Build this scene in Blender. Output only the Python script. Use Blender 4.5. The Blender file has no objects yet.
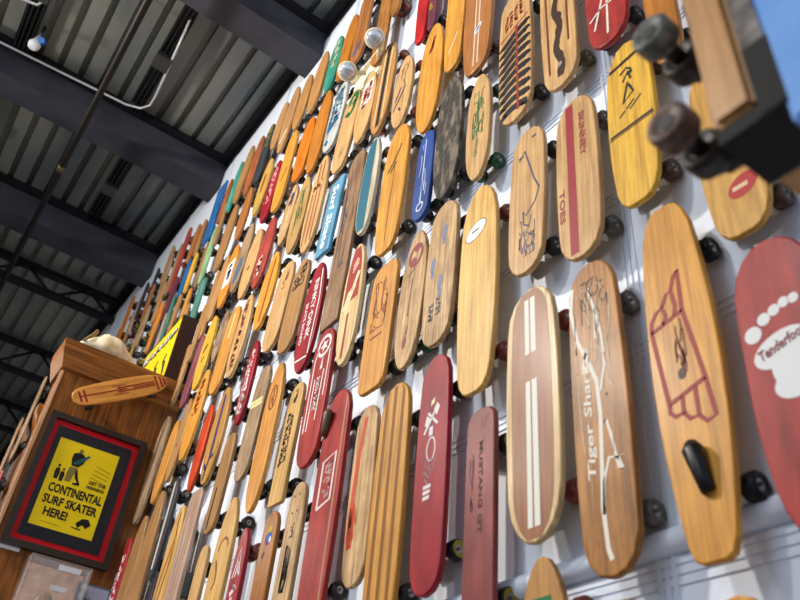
import bpy, bmesh, math, random
from mathutils import Matrix, Vector
PI = math.pi
scene = bpy.context.scene
COL = scene.collection

# ------------------------------------------------------------------ camera
cam_data = bpy.data.cameras.new('camera')
cam = bpy.data.objects.new('camera', cam_data)
COL.objects.link(cam)
cam_data.sensor_width = 36.0
cam_data.lens = 36.0 * 778.0 / 800.0
cam_data.clip_start = 0.02
RX = Vector((-0.58558637, -0.80598225, 0.08649403))      # camera right
RY = -Vector((0.4566485, -0.41616077, -0.78630933))      # camera up
RZ = -Vector((0.66974678, -0.42095466, 0.61174866))      # camera back
M = Matrix((RX, RY, RZ)).transposed().to_4x4()
M.translation = Vector((0, 1.15, 1.55))
cam.matrix_world = M
cam_data.dof.use_dof = True
cam_data.dof.focus_distance = 3.0
cam_data.dof.aperture_fstop = 4.0
scene.camera = cam

# ------------------------------------------------------------------ world, lights, exposure
world = bpy.data.worlds.new('world')
scene.world = world
world.use_nodes = True
bg = world.node_tree.nodes['Background']
bg.inputs[0].default_value = (0.70, 0.82, 1.0, 1)
bg.inputs[1].default_value = 0.92

def area(name, loc, target, power, size, color=(1, 1, 1), sy=None):
    d = bpy.data.lights.new(name, 'AREA')
    d.energy = power; d.size = size; d.color = color
    if sy: d.shape = 'RECTANGLE'; d.size_y = sy
    o = bpy.data.objects.new(name, d); COL.objects.link(o)
    o.location = loc
    o.rotation_euler = (Vector(target) - Vector(loc)).to_track_quat('-Z', 'Y').to_euler()
    return o
area('track_and_fill_light', (3.6, 3.3, 5.2), (1.5, 0, 2.8), 215, 0.22, (1.0, 0.93, 0.83))
area('track_and_fill_light', (5.2, 3.6, 5.0), (3.4, 0, 3.6), 60, 0.25, (1.0, 0.95, 0.88))
area('track_and_fill_light', (1.6, 3.6, 5.2), (1.5, 0, 3.2), 70, 0.22, (1.0, 0.97, 0.93))
area('track_and_fill_light', (11.0, 4.0, 5.8), (11.0, 3.6, 0), 160, 1.2, (1.0, 0.96, 0.88))  # unseen downlight added to lift the dark far end of the room
area('cool_fill_light', (1.0, 6.5, 5.2), (1.5, 0, 3.0), 110, 2.4, (0.78, 0.88, 1.0))  # unseen soft cool fill, added to brighten the wall

scene.view_settings.view_transform = 'Standard'
scene.view_settings.look = 'None'
scene.view_settings.gamma = 1.0
scene.view_settings.use_curve_mapping = False
scene.view_settings.exposure = -0.27

# ------------------------------------------------------------------ materials
def lin(h):
    c = [int(h[i:i + 2], 16) / 255 for i in (0, 2, 4)]
    return tuple(x / 12.92 if x <= 0.04045 else ((x + 0.055) / 1.055) ** 2.4 for x in c) + (1,)
def newmat(name):
    m = bpy.data.materials.new(name); m.use_nodes = True
    nt = m.node_tree
    return m, nt, nt.nodes['Principled BSDF']
def solid(name, h, rough=0.5, metal=0.0, **kw):
    m, nt, b = newmat(name)
    b.inputs['Base Color'].default_value = lin(h)
    b.inputs['Roughness'].default_value = rough
    b.inputs['Metallic'].default_value = metal
    b.inputs['Specular IOR Level'].default_value = 0.25
    for k, v in kw.items():
        b.inputs[k.replace('_', ' ')].default_value = v
    return m
def noisy(name, h1, h2, scale=(6, 6, 6), detail=4, rough=0.5, coat=0.0, lo=0.35, hi=0.7, metal=0.0, bump=0.0, coord='Object', dist=0.0, stain=0.0):
    m, nt, b = newmat(name)
    N = nt.nodes.new; L = nt.links.new
    tc = N('ShaderNodeTexCoord'); mp = N('ShaderNodeMapping'); oi = N('ShaderNodeObjectInfo')
    ad = N('ShaderNodeVectorMath'); ad.operation = 'MULTIPLY_ADD'
    ad.inputs[1].default_value = (0, 0, 0)
    cm = N('ShaderNodeCombineXYZ'); mu = N('ShaderNodeMath'); mu.operation = 'MULTIPLY'; mu.inputs[1].default_value = 37.0
    L(oi.outputs['Random'], mu.inputs[0])
    for i in range(3): L(mu.outputs[0], cm.inputs[i])
    mp.inputs['Scale'].default_value = scale
    L(tc.outputs[coord], mp.inputs['Vector'])
    va = N('ShaderNodeVectorMath'); va.operation = 'ADD'
    L(mp.outputs[0], va.inputs[0]); L(cm.outputs[0], va.inputs[1])
    nt.nodes.remove(ad)
    no = N('ShaderNodeTexNoise'); no.inputs['Scale'].default_value = 1.0
    no.inputs['Detail'].default_value = detail; no.inputs['Distortion'].default_value = dist
    L(va.outputs[0], no.inputs['Vector'])
    cr = N('ShaderNodeValToRGB')
    cr.color_ramp.elements[0].position = lo; cr.color_ramp.elements[0].color = lin(h1)
    cr.color_ramp.elements[1].position = hi; cr.color_ramp.elements[1].color = lin(h2)
    L(no.outputs['Fac'], cr.inputs[0]); L(cr.outputs[0], b.inputs['Base Color'])
    if stain:
        # blotchy wear and old stains over the grain
        mp2 = N('ShaderNodeMapping'); mp2.inputs['Scale'].default_value = (16, 7, 16); L(tc.outputs[coord], mp2.inputs['Vector'])
        v2 = N('ShaderNodeVectorMath'); v2.operation = 'ADD'; L(mp2.outputs[0], v2.inputs[0]); L(cm.outputs[0], v2.inputs[1])
        n2 = N('ShaderNodeTexNoise'); n2.inputs['Scale'].default_value = 1.0; n2.inputs['Detail'].default_value = 8; n2.inputs['Roughness'].default_value = 0.65
        L(v2.outputs[0], n2.inputs['Vector'])
        c2 = N('ShaderNodeValToRGB'); c2.color_ramp.elements[0].position = 0.36; c2.color_ramp.elements[0].color = (1 - stain, 1 - stain * 1.15, 1 - stain * 1.3, 1)
        c2.color_ramp.elements[1].position = 0.58; c2.color_ramp.elements[1].color = (1, 1, 1, 1)
        L(n2.outputs['Fac'], c2.inputs[0])
        mx = N('ShaderNodeMix'); mx.data_type = 'RGBA'; mx.blend_type = 'MULTIPLY'; mx.inputs[0].default_value = 1.0
        L(cr.outputs[0], mx.inputs[6]); L(c2.outputs[0], mx.inputs[7]); L(mx.outputs[2], b.inputs['Base Color'])
    b.inputs['Roughness'].default_value = rough
    b.inputs['Metallic'].default_value = metal
    b.inputs['Specular IOR Level'].default_value = 0.18
    b.inputs['Coat Weight'].default_value = coat
    b.inputs['Coat Roughness'].default_value = 0.25
    if bump:
        bp = N('ShaderNodeBump'); bp.inputs['Strength'].default_value = bump; bp.inputs['Distance'].default_value = 0.002
        L(no.outputs['Fac'], bp.inputs['Height']); L(bp.outputs[0], b.inputs['Normal'])
    return m
def mixhex(h, t, h2):
    return ''.join('%02x' % int(int(h[i:i+2], 16) * (1 - t) + int(h2[i:i+2], 16) * t) for i in (0, 2, 4))
WOOD = dict(tan='daac72', tan2='c08a4e', tan3='c0905e', honey='e39c36', gold='f0bd62', amber='c2741e', orange='dd7610',
            orangewood='df9840', orangeyel='f0a636', copper='b06c35', brown='b3834e', brown2='a87a4c', oldwood='b87a38', mahog='945630',
            palewood='ddb684', cream='e9cb92', olivetan='c39a5c', olivegold='cba24c', driftwood='9d7c60', greytan='b3997a',
            striped='bd8749', striped2='c39048', plank='d89a3a', yelwood='dcae62', yelorange='eba23a', yellow='f2bb38',
            mustard='dca544', darkamber='a4611a', pinkgrey='c4a595', orange2='f0922a', mintw='c8cfa0')
PAINT = dict(red='b83430', red2='cc1f24', crimson='a81c2a', brickred='b22c2a', dullred='9c4a48', fadedred='b84a3e', blue='2a4f9e',
             blue2='2f73b8', lightblue='6fb3d6', tealwhite='e3d6b8', teal='4fb39a', greenteal='3a9c84', darkteal='5d9686', mint='a4cf9a',
             charcoal='3f4347', grip='5a5048', whiteblue='d9dad6', plum='7a3a4c', mauve='9c5562', redtan='b8683e', orangered='dd4a1e',
             chrome='b8b8ba', greengrey='8fae94', bright='f0b530')
MATS = {}
def deckmat(c):
    if c in MATS: return MATS[c]
    if c == 'chrome':
        m = noisy('chrome_metal', '8a8a90', 'd8d8dc', (30, 2, 10), rough=0.2, metal=0.9)
    elif c == 'grip':
        m = noisy('grip_surface', '3c3834', '8a7c6c', (40, 14, 40), detail=6, rough=0.8, lo=0.45, hi=0.72)
    elif c in WOOD:
        h = mixhex(WOOD[c], 0.10, 'b09878')
        worn = c in ('oldwood', 'driftwood', 'palewood', 'greytan')
        m = noisy('wood_' + c, mixhex(h, 0.48 if worn else 0.30, '4a2408'), mixhex(h, 0.04, 'f0dcb0'), (100, 4, 60), detail=5 if worn else 4,
                  rough=0.45, coat=0.16 if not worn else 0.05, lo=0.3, hi=0.66, bump=0.15, dist=0.4, stain=0.34 if worn else 0.15)
    else:
        h = PAINT[c]
        m = noisy('paint_' + c, mixhex(h, 0.30, '100808'), mixhex(h, 0.03, 'ffffff'), (26, 5, 26), detail=6, rough=0.42, coat=0.08, lo=0.3, hi=0.75, stain=0.2)
    MATS[c] = m
    return m
def ink(h, rough=0.5):
    k = 'ink_' + h
    if k not in MATS: MATS[k] = solid(k, mixhex(h, 0.24 if sum(int(h[i:i+2], 16) for i in (0, 2, 4)) < 570 else 0.06, '000000'), rough)
    return MATS[k]
M_METAL = solid('truck_metal', '5b5a58', 0.45, 0.8)
M_DARKMETAL = solid('dark_metal', '2a2826', 0.5, 0.6)
M_BEAR = solid('bearing_steel', '9a958c', 0.35, 0.9)
WHEEL = dict(dark='2c2623', black='161618', grey='6a6862', clay='8a3a2c', brownw='5b4034', olive='6b5d3c', greenw='1f5236', yellowhub='1d1c1a', white='cfcac0')

# ------------------------------------------------------------------ mesh helpers
def link(name, me, m=None, parent=None, mats=None):
    o = bpy.data.objects.new(name, me); COL.objects.link(o)
    if mats:
        for x in mats: me.materials.append(x)
    elif m is not None and len(me.materials) == 0: me.materials.append(m)
    if parent: o.parent = parent
    return o
def obj(name, bm, m=None, parent=None, mats=None, smooth=False):
    me = bpy.data.meshes.new(name)
    bmesh.ops.recalc_face_normals(bm, faces=bm.faces[:])
    bm.to_mesh(me); bm.free()
    if smooth:
        for p in me.polygons: p.use_smooth = True
    return link(name, me, m, parent, mats)
def box(bm, x0, x1, y0, y1, z0, z1, mi=0):
    v = [bm.verts.new((x, y, z)) for x in (x0, x1) for y in (y0, y1) for z in (z0, z1)]
    for f in ((0, 1, 3, 2), (4, 6, 7, 5), (0, 4, 5, 1), (2, 3, 7, 6), (0, 2, 6, 4), (1, 5, 7, 3)):
        q = bm.faces.new([v[i] for i in f]); q.material_index = mi
def bevel_box(bm, x0, x1, y0, y1, z0, z1, r=0.003, mi=0):
    b2 = bmesh.new(); box(b2, x0, x1, y0, y1, z0, z1)
    bmesh.ops.bevel(b2, geom=b2.edges[:], offset=r, segments=2, affect='EDGES')
    me = bpy.data.meshes.new('t'); b2.to_mesh(me); b2.free()
    n = len(bm.faces); bm.from_mesh(me); bpy.data.meshes.remove(me)
    bm.faces.ensure_lookup_table()
    for f in bm.faces[n:]: f.material_index = mi
def tube(bm, pts, r, n=8, mi=0, caps=True):
    pts = [Vector(p) for p in pts]; rings = []
    rr = r if isinstance(r, (list, tuple)) else [r] * len(pts)
    for i, p in enumerate(pts):
        d = (pts[min(i + 1, len(pts) - 1)] - pts[max(i - 1, 0)]).normalized()
        a = d.orthogonal().normalized() if i == 0 else (pa - d * pa.dot(d)).normalized()
        pa = a; c = d.cross(a)
        rings.append([bm.verts.new(p + (a * math.cos(2 * PI * k / n) + c * math.sin(2 * PI * k / n)) * rr[i]) for k in range(n)])
    for i in range(len(rings) - 1):
        for k in range(n):
            f = bm.faces.new((rings[i][k], rings[i][(k + 1) % n], rings[i + 1][(k + 1) % n], rings[i + 1][k])); f.material_index = mi; f.smooth = True
    if caps:
        for q in (rings[0], rings[-1]):
            f = bm.faces.new(q); f.material_index = mi
def lathe(bm, prof, axis='X', n=20, c=(0, 0, 0), mi=None):
    rings = []
    for i, (h, r) in enumerate(prof):
        ring = []
        for k in range(n):
            a = 2 * PI * k / n
            p = (h, r * math.cos(a), r * math.sin(a)) if axis == 'X' else ((r * math.cos(a), r * math.sin(a), h) if axis == 'Z' else (r * math.cos(a), h, r * math.sin(a)))
            ring.append(bm.verts.new((p[0] + c[0], p[1] + c[1], p[2] + c[2])))
        rings.append(ring)
    for i in range(len(rings) - 1):
        for k in range(n):
            f = bm.faces.new((rings[i][k], rings[i][(k + 1) % n], rings[i + 1][(k + 1) % n], rings[i + 1][k])); f.smooth = True
            if mi: f.material_index = mi[i]
    for q, e in ((rings[0], 0), (rings[-1], -1)):
        f = bm.faces.new(q)
        if mi: f.material_index = mi[e]
def poly(bm, pts, z0, z1, mi=0):
    a = [bm.verts.new((x, y, z0)) for x, y in pts]; b = [bm.verts.new((x, y, z1)) for x, y in pts]
    bm.faces.new(a).material_index = mi; bm.faces.new(b).material_index = mi
    for i in range(len(pts)):
        bm.faces.new((a[i], a[(i + 1) % len(pts)], b[(i + 1) % len(pts)], b[i])).material_index = mi
def text_mesh(s, w, h, rot=0.0, ext=0.0004, shear=0.0, bold=0.018):
    cu = bpy.data.curves.new('t', 'FONT'); cu.body = s; cu.extrude = 0.5; cu.shear = shear
    cu.resolution_u = 2; cu.offset = bold
    o = bpy.data.objects.new('t', cu); COL.objects.link(o)
    dg = bpy.context.evaluated_depsgraph_get()
    me = bpy.data.meshes.new_from_object(o.evaluated_get(dg))
    bpy.data.objects.remove(o); bpy.data.curves.remove(cu)
    xs = [v.co.x for v in me.vertices]; ys = [v.co.y for v in me.vertices]
    x0, x1, y0, y1 = min(xs), max(xs), min(ys), max(ys)
    for v in me.vertices:
        x = ((v.co.x - x0) / (x1 - x0) - 0.5) * w; y = ((v.co.y - y0) / (y1 - y0) - 0.5) * h
        v.co = (x * math.cos(rot) - y * math.sin(rot), x * math.sin(rot) + y * math.cos(rot), v.co.z * 2 * ext)
    return me

def tag(o, label, cat, group=None, kind=None):
    o['label'] = label; o['category'] = cat
    if group: o['group'] = group
    if kind: o['kind'] = kind
    return o
def struct(name, bm, m, parent=None, **k):
    o = obj(name, bm, m, parent, **k)
    o['kind'] = 'structure'
    return o
def empty(name, mat):
    o = bpy.data.objects.new(name, None); COL.objects.link(o)
    o.empty_display_size = 0.1
    o.matrix_world = mat
    return o
# local frames: x to the viewer's right, y up, z off the surface
def wall_frame(x, z, y=0.0, tilt=0.0):
    R = Matrix(((-1, 0, 0), (0, 0, 1), (0, 1, 0))).to_4x4()
    return Matrix.Translation((x, y, z)) @ R @ Matrix.Rotation(tilt, 4, 'Z')
def panel_frame(x, y, z, tilt=0.0):
    R = Matrix(((0, 0, -1), (-1, 0, 0), (0, 1, 0))).to_4x4()
    return Matrix.Translation((x, y, z)) @ R @ Matrix.Rotation(tilt, 4, 'Z')
def side_frame(x, y, z, tilt=0.0):
    return wall_frame(x, z, y, tilt)

# ------------------------------------------------------------------ structure
M_WALL = noisy('wall_paint', 'dde4f0', 'e8edf6', (1.5, 1.5, 1.5), rough=0.45, lo=0.3, hi=0.7)
M_TRIM = solid('wall_trim_paint', 'e0e6f2', 0.35)
M_BEAM = noisy('beam_paint', '33333a', '43434b', (3, 3, 3), rough=0.55)
M_DECK = noisy('ceiling_deck_metal', '666c70', 'a8a89c', (0.5, 1.2, 1.0), rough=0.33, metal=0.4, lo=0.35, hi=0.7)
M_JOIST = solid('joist_steel', '1c1c20', 0.6, 0.3)
M_FLOOR = noisy('floor_concrete', '6a6560', '8a847c', (1, 1, 1), rough=0.6)
bm = bmesh.new(); box(bm, -3.5, 16, -0.15, 0, 0, 6.47); struct('wall_left', bm, M_WALL)
bm = bmesh.new(); box(bm, -3.5, 16, -0.15, 9, -0.1, 0); struct('floor', bm, M_FLOOR)
M_FARW = solid('far_wall_paint', '6a6866', 0.7)
bm = bmesh.new(); box(bm, 16, 16.15, -0.15, 9.15, 0, 6.62); struct('wall_far_blocker', bm, M_FARW)  # unseen end wall added to hold back ambient light
bm = bmesh.new(); box(bm, 3.5, 16, 9, 9.15, 0, 6.62); struct('wall_right_blocker', bm, M_FARW)  # unseen partial side wall, added so the far end falls dim
# horizontal ribbed seams and vertical ribs of the wall panelling
bm = bmesh.new()
z = 2.045
while z < 6.3:
    big = z < 2.1
    for k in range(3):
        zz = z + (k - 1) * 0.018
        box(bm, -1.0, 9.0, -0.002, 0.0035, zz - 0.006, zz + 0.006)
    if big:
        tube(bm, [(-1.0, 0.004, z + 0.052), (9.0, 0.004, z + 0.052)], 0.024, 12)
    z += 0.475
struct('trim_1', bm, M_TRIM)
bm = bmesh.new()
x = 0.855
while x < 8.5:  # every second panel joint
    for k in range(3):
        xx = x + (k - 1) * 0.016
        box(bm, xx - 0.0045, xx + 0.0045, -0.002, 0.004, 0.2, 6.4)
    x += 0.95
struct('trim_2', bm, M_TRIM)
# corrugated ceiling deck, ribs run along the wall
bm = bmesh.new()
ys = []; y = -0.15
prof = []
while y < 9:
    prof += [(y, 6.585), (y + 0.022, 6.585), (y + 0.030, 6.535), (y + 0.140, 6.535), (y + 0.148, 6.585)]
    y += 0.165
prof = [p for i, p in enumerate(prof) if i == 0 or p != prof[i - 1]]
pa = [bm.verts.new((-3.5, a, b)) for a, b in prof]; pb = [bm.verts.new((16, a, b)) for a, b in prof]
pc = [bm.verts.new((-3.5, a, b + 0.02)) for a, b in prof]; pd = [bm.verts.new((16, a, b + 0.02)) for a, b in prof]
for i in range(len(prof) - 1):
    bm.faces.new((pa[i], pa[i + 1], pb[i + 1], pb[i])); bm.faces.new((pc[i], pd[i], pd[i + 1], pc[i + 1]))
struct('ceiling', bm, M_DECK)
bm = bmesh.new(); box(bm, -3.5, 16, 0.0, 0.09, 6.46, 6.475); box(bm, -3.5, 16, 0.0, 0.012, 6.40, 6.46); struct('trim_3', bm, M_JOIST)

def ibeam(x0, x1, z0, z1):
    o = empty('steel_beam', Matrix.Translation(((x0 + x1) / 2, 4.0, z0)))
    cx = (x0 + x1) / 2; inv = Matrix.Translation((-cx, -4.0, -z0))
    b1 = bmesh.new(); box(b1, x0, x1, 0.005, 9, z0, z0 + 0.014); bmesh.ops.transform(b1, matrix=inv, verts=b1.verts[:]); obj('bottom_flange', b1, M_BEAM, o)
    b1 = bmesh.new(); box(b1, x0 + 0.004, x1 - 0.004, 0.005, 9, z0 + 0.014, z1 - 0.03); bmesh.ops.transform(b1, matrix=inv, verts=b1.verts[:]); obj('web', b1, M_BEAM, o)
    b1 = bmesh.new(); box(b1, x0 - 0.05, x1 + 0.05, 0.005, 9, z1 - 0.03, z1 - 0.012); box(b1, x0 - 0.03, x1 + 0.03, 0.005, 9, z1 + 0.0, z1 + 0.05)
    bmesh.ops.transform(b1, matrix=inv, verts=b1.verts[:]); obj('top_flange', b1, M_JOIST, o)
    return o
BEAMLAB = ['dark grey steel beam nearest, running to the wall beside the teal skateboards',
           'middle dark grey steel beam crossing under the corrugated ceiling',
           'third dark grey steel beam, furthest, with the pipe coupling below it']
for (x0, x1), la in zip(((3.2, 3.44), (4.86, 5.10), (6.42, 6.68)), BEAMLAB):
    tag(ibeam(x0, x1, 6.19, 6.48), la, 'beam', 'ceiling beams')

def truss(x, z0, z1, y0, y1, n, label):
    o = empty('bar_joist', Matrix.Translation((x, (y0 + y1) / 2, z0))); inv = Matrix.Translation((-x, -(y0 + y1) / 2, -z0))
    for nm, zz in (('bottom_chord', z0), ('top_chord', z1 - 0.05)):
        b1 = bmesh.new(); box(b1, x - 0.05, x + 0.05, y0, y1, zz, zz + 0.05); bmesh.ops.transform(b1, matrix=inv, verts=b1.verts[:]); obj(nm, b1, M_JOIST, o)
    b1 = bmesh.new(); dy = (y1 - y0) / n
    for k in range(n):
        a = y0 + k * dy
        tube(b1, [(x, a, z0 + 0.02), (x, a + dy / 2, z1 - 0.02)], 0.016, 6)
        tube(b1, [(x, a + dy / 2, z1 - 0.02), (x, a + dy, z0 + 0.02)], 0.016, 6)
    bmesh.ops.transform(b1, matrix=inv, verts=b1.verts[:]); obj('web_bars', b1, M_JOIST, o)
    return tag(o, label, 'joist', 'far ceiling joists')
truss(7.55, 6.22, 6.5, 0.02, 6.0, 9, 'open web steel joist just behind the third beam')
truss(9.2, 6.1, 6.5, 0.02, 6.0, 7, 'open web steel joist in the dim middle of the far ceiling')
truss(10.9, 6.1, 6.5, 0.02, 6.0, 7, 'open web steel joist above the wooden cabinet, furthest away')
# pairs of thin joist rails between the beams
def rails(x0, x1, y, label):
    o = empty('ceiling_channel', Matrix.Translation(((x0 + x1) / 2, y, 6.4))); L = (x1 - x0) / 2
    for k, dy in enumerate((-0.045, -0.015, 0.02, 0.05)):
        b1 = bmesh.new(); box(b1, -L, L, dy - 0.006, dy + 0.006, 0.02, 0.13); obj('rail', b1, M_JOIST, o)
    b1 = bmesh.new(); box(b1, -L * 0.1, L * 0.12, -0.06, 0.065, -0.02, 0.02); obj('bracket', b1, M_METAL, o)
    tag(o, label, 'rail', 'ceiling rails')
rails(3.52, 4.80, 0.87, 'dark rail bundle under the corrugated ceiling right of the long pipe, near bay')
rails(3.52, 4.80, 1.78, 'dark rail bundle under the ceiling beside the white and blue sprinkler cap')
rails(5.18, 6.36, 0.72, 'dark rail bundle under the ceiling in the second bay beyond the middle beam')
rails(5.18, 6.36, 1.86, 'dark rail bundle at the left frame edge in the second bay')

# sprinkler pipe along the room
def at(pts): return pts
o = empty('ceiling_pipe', Matrix.Translation((5, 1.152, 6.02)))
b1 = bmesh.new(); tube(b1, [(-4, 0, 0), (6, 0, 0)], 0.026, 12); obj('pipe', b1, solid('pipe_paint', '1a1512', 0.5, 0.2), o)
for xx in (0.35, 2.6):
    b1 = bmesh.new(); tube(b1, [(xx - 0.04, 0, 0), (xx + 0.04, 0, 0)], 0.034, 12); obj('coupling', b1, solid('coupling_metal', '6b5d44', 0.4, 0.6), o)
for xx in (-1.2, 1.6, 4.0):
    b1 = bmesh.new(); tube(b1, [(xx, 0, 0.03), (xx, 0, 0.5)], 0.006, 6); obj('hanger_rod', b1, M_METAL, o)
tag(o, 'long dark ceiling pipe with a brass coupling crossing under the beams', 'pipe')
# conduit
M_COND = solid('conduit_grey', 'c4c6c8', 0.35, 0.2)
b1 = bmesh.new()
tube(b1, [(4.80, 2.6, 6.40), (4.80, 1.93, 6.40), (4.74, 0.95, 6.40), (4.70, 0.84, 6.40), (4.62, 0.79, 6.40), (4.5, 0.79, 6.40), (3.7, 0.85, 6.41)], 0.009, 8)
o = obj('conduit', b1, M_COND); tag(o, 'pale thin conduit curving along the middle ceiling beam', 'conduit')
b1 = bmesh.new()
tube(b1, [(4.3, 2.3, 6.42), (4.36, 2.0, 6.42), (4.3, 1.78, 6.41), (4.15, 1.7, 6.42), (3.95, 1.68, 6.43)], 0.011, 8)
o = obj('conduit', b1, M_COND); tag(o, 'short white looping cable at the top left corner', 'cable')
o = empty('sprinkler_head', Matrix.Translation((4.55, 1.69, 6.3)))
b1 = bmesh.new(); lathe(b1, [(-0.04, 0.02), (-0.03, 0.04), (0.0, 0.045), (0.03, 0.03), (0.1, 0.012)], 'Z', 14); obj('cap', b1, solid('white_plastic', 'e4e6e8', 0.4), o)
b1 = bmesh.new(); tube(b1, [(-0.07, -0.03, 0.0), (-0.02, -0.05, 0.04)], 0.022, 10); obj('blue_tag', b1, solid('blue_plastic', '2a6cc0', 0.4), o)
b1 = bmesh.new(); tube(b1, [(0, 0, 0.09), (0, 0, 0.22)], 0.012, 8); obj('stem', b1, M_METAL, o)
tag(o, 'small white and blue sprinkler cap hanging near the top left', 'sprinkler')

# ------------------------------------------------------------------ skateboards
SH = dict(  # bottom: width factor, end length (in widths), blunt; top: same; belly
    round=(0.86, 0.58, 0.10, 0.86, 0.62, 0.06), surf=(0.74, 1.15, 0.14, 0.74, 1.3, 0.05), hull=(0.70, 0.42, 0.34, 0.84, 0.95, 0.05),
    oval=(0.62, 0.6, 0.35, 0.95, 0.75, 0.03), taper=(0.52, 0.20, 0.55, 0.66, 0.6, 0.36), rim=(0.84, 0.7, 0.05, 0.86, 0.6, 0.06),
    block=(0.90, 0.22, 0.5, 0.92, 0.35, 0.32), square=(0.98, 0.06, 0.9, 0.98, 0.06, 0.9), squaretop=(0.98, 0.06, 0.9, 0.98, 0.38, 0.25), squarebot=(0.97, 0.05, 0.92, 0.92, 0.5, 0.12))
def hw(shape, W, L, y):
    """half width of the deck at height y in [-L/2, L/2]"""
    wb, eb, bb, wt, et, bt = SH[shape]
    t = (y + L / 2) / L
    s = 4 * (t - 0.5) ** 2 if t < 0.5 else 4 * (t - 0.5) ** 2
    h = W / 2 * (1 - s * (1 - (wb if t < 0.5 else wt)))
    e, bl = (eb * W, bb) if t < 0.5 else (et * W, bt)
    e = min(e, L * 0.45)
    d = (y + L / 2) if t < 0.5 else (L / 2 - y)
    if d < e:
        q = 1 - d / e
        h *= bl + (1 - bl) * math.sqrt(max(0, 1 - q ** 2.3))
    return h
def outline(shape, W, L, n=15):
    ysn = []
    for k in range(n + 1):
        t = k / n
        ysn.append(-L / 2 * math.cos(t * PI))
    e = 0.0015
    r = [(hw(shape, W, L, y), y) for y in ysn]
    return r + [(-a, y) for a, y in reversed(r)]
def make_deck(shape, W, L, z0=0.066, z1=0.084, n=15):
    bm = bmesh.new(); o = outline(shape, W, L, n); rings = []
    for z, ins in ((z0, 0.004), (z0 + 0.004, 0), (z1 - 0.004, 0), (z1 - 0.0012, 0.0015), (z1, 0.004)):
        sx, sy = 1 - 2 * ins / W, 1 - 2 * ins / L
        rings.append([bm.verts.new((x * sx, y * sy, z)) for x, y in o])
    N = len(o)
    for i in range(4):
        for k in range(N):
            f = bm.faces.new((rings[i][k], rings[i][(k + 1) % N], rings[i + 1][(k + 1) % N], rings[i + 1][k])); f.smooth = True
    bm.faces.new(rings[0]); bm.faces.new(rings[-1])
    bmesh.ops.remove_doubles(bm, verts=bm.verts[:], dist=0.0002)
    return bm
_truck = {}
def truck_mesh(W):
    k = round(W, 2)
    if k not in _truck:
        bm = bmesh.new(); h = k / 2
        bevel_box(bm, -0.024, 0.024, -0.036, 0.036, 0.059, 0.066, 0.002)
        tube(bm, [(0, 0.012, 0.061), (0, 0.004, 0.040)], [0.017, 0.012], 10)
        tube(bm, [(-h * 0.55, 0, 0.031), (-h * 0.2, 0, 0.040), (h * 0.2, 0, 0.040), (h * 0.55, 0, 0.031)], [0.008, 0.014, 0.014, 0.008], 8)
        tube(bm, [(-h * 0.98, 0, 0.031), (h * 0.98, 0, 0.031)], 0.004, 8)
        me = bpy.data.meshes.new('truck'); bmesh.ops.recalc_face_normals(bm, faces=bm.faces[:]); bm.to_mesh(me); bm.free()
        me.materials.append(M_METAL); _truck[k] = me
    return _truck[k]
_wheel = {}
def wheel_mesh(kind):
    if kind not in _wheel:
        bm = bmesh.new(); R = 0.0255
        yh = kind == 'yellowhub'
        # both faces dished: core and bearing
        lathe(bm, [(-0.011, 0.006), (-0.0115, 0.010), (-0.0115, 0.0105), (-0.014, 0.016), (-0.016, 0.021), (-0.0125, R - 0.001), (-0.009, R), (0.009, R), (0.0125, R - 0.001), (0.016, 0.021), (0.014, 0.016), (0.0115, 0.0105), (0.0115, 0.010), (0.011, 0.006)],
              'X', 22, (0, 0, 0), [1, 1, 2, 2, 0, 0, 0, 0, 0, 2, 2, 1, 1])
        me = bpy.data.meshes.new('wheel'); bmesh.ops.recalc_face_normals(bm, faces=bm.faces[:]); bm.to_mesh(me); bm.free()
        m = noisy('wheel_' + kind, mixhex(WHEEL[kind], 0.3, '000000'), mixhex(WHEEL[kind], 0.12, 'ffffff'), (60, 60, 60), rough=0.45)
        me.materials.append(m); me.materials.append(M_BEAR); me.materials.append(ink('c9b52a') if yh else m)
        _wheel[kind] = me
    return _wheel[kind]
WSC = 1.0
def add_trucks(root, W, L, kind, flip=False, fr=0.30):
    for s in (-1, 1):
        t = bpy.data.objects.new('truck', truck_mesh(W)); COL.objects.link(t); t.parent = root
        t.location = (0, s * L * fr, 0)
        if flip: t.location.z = 0.19; t.scale = (1, 1, -1)
        for q in (-1, 1):
            w = bpy.data.objects.new('wheel', wheel_mesh(kind)); COL.objects.link(w); w.parent = t
            w.location = (q * (W / 2 - 0.019), 0, 0.029)

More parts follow.
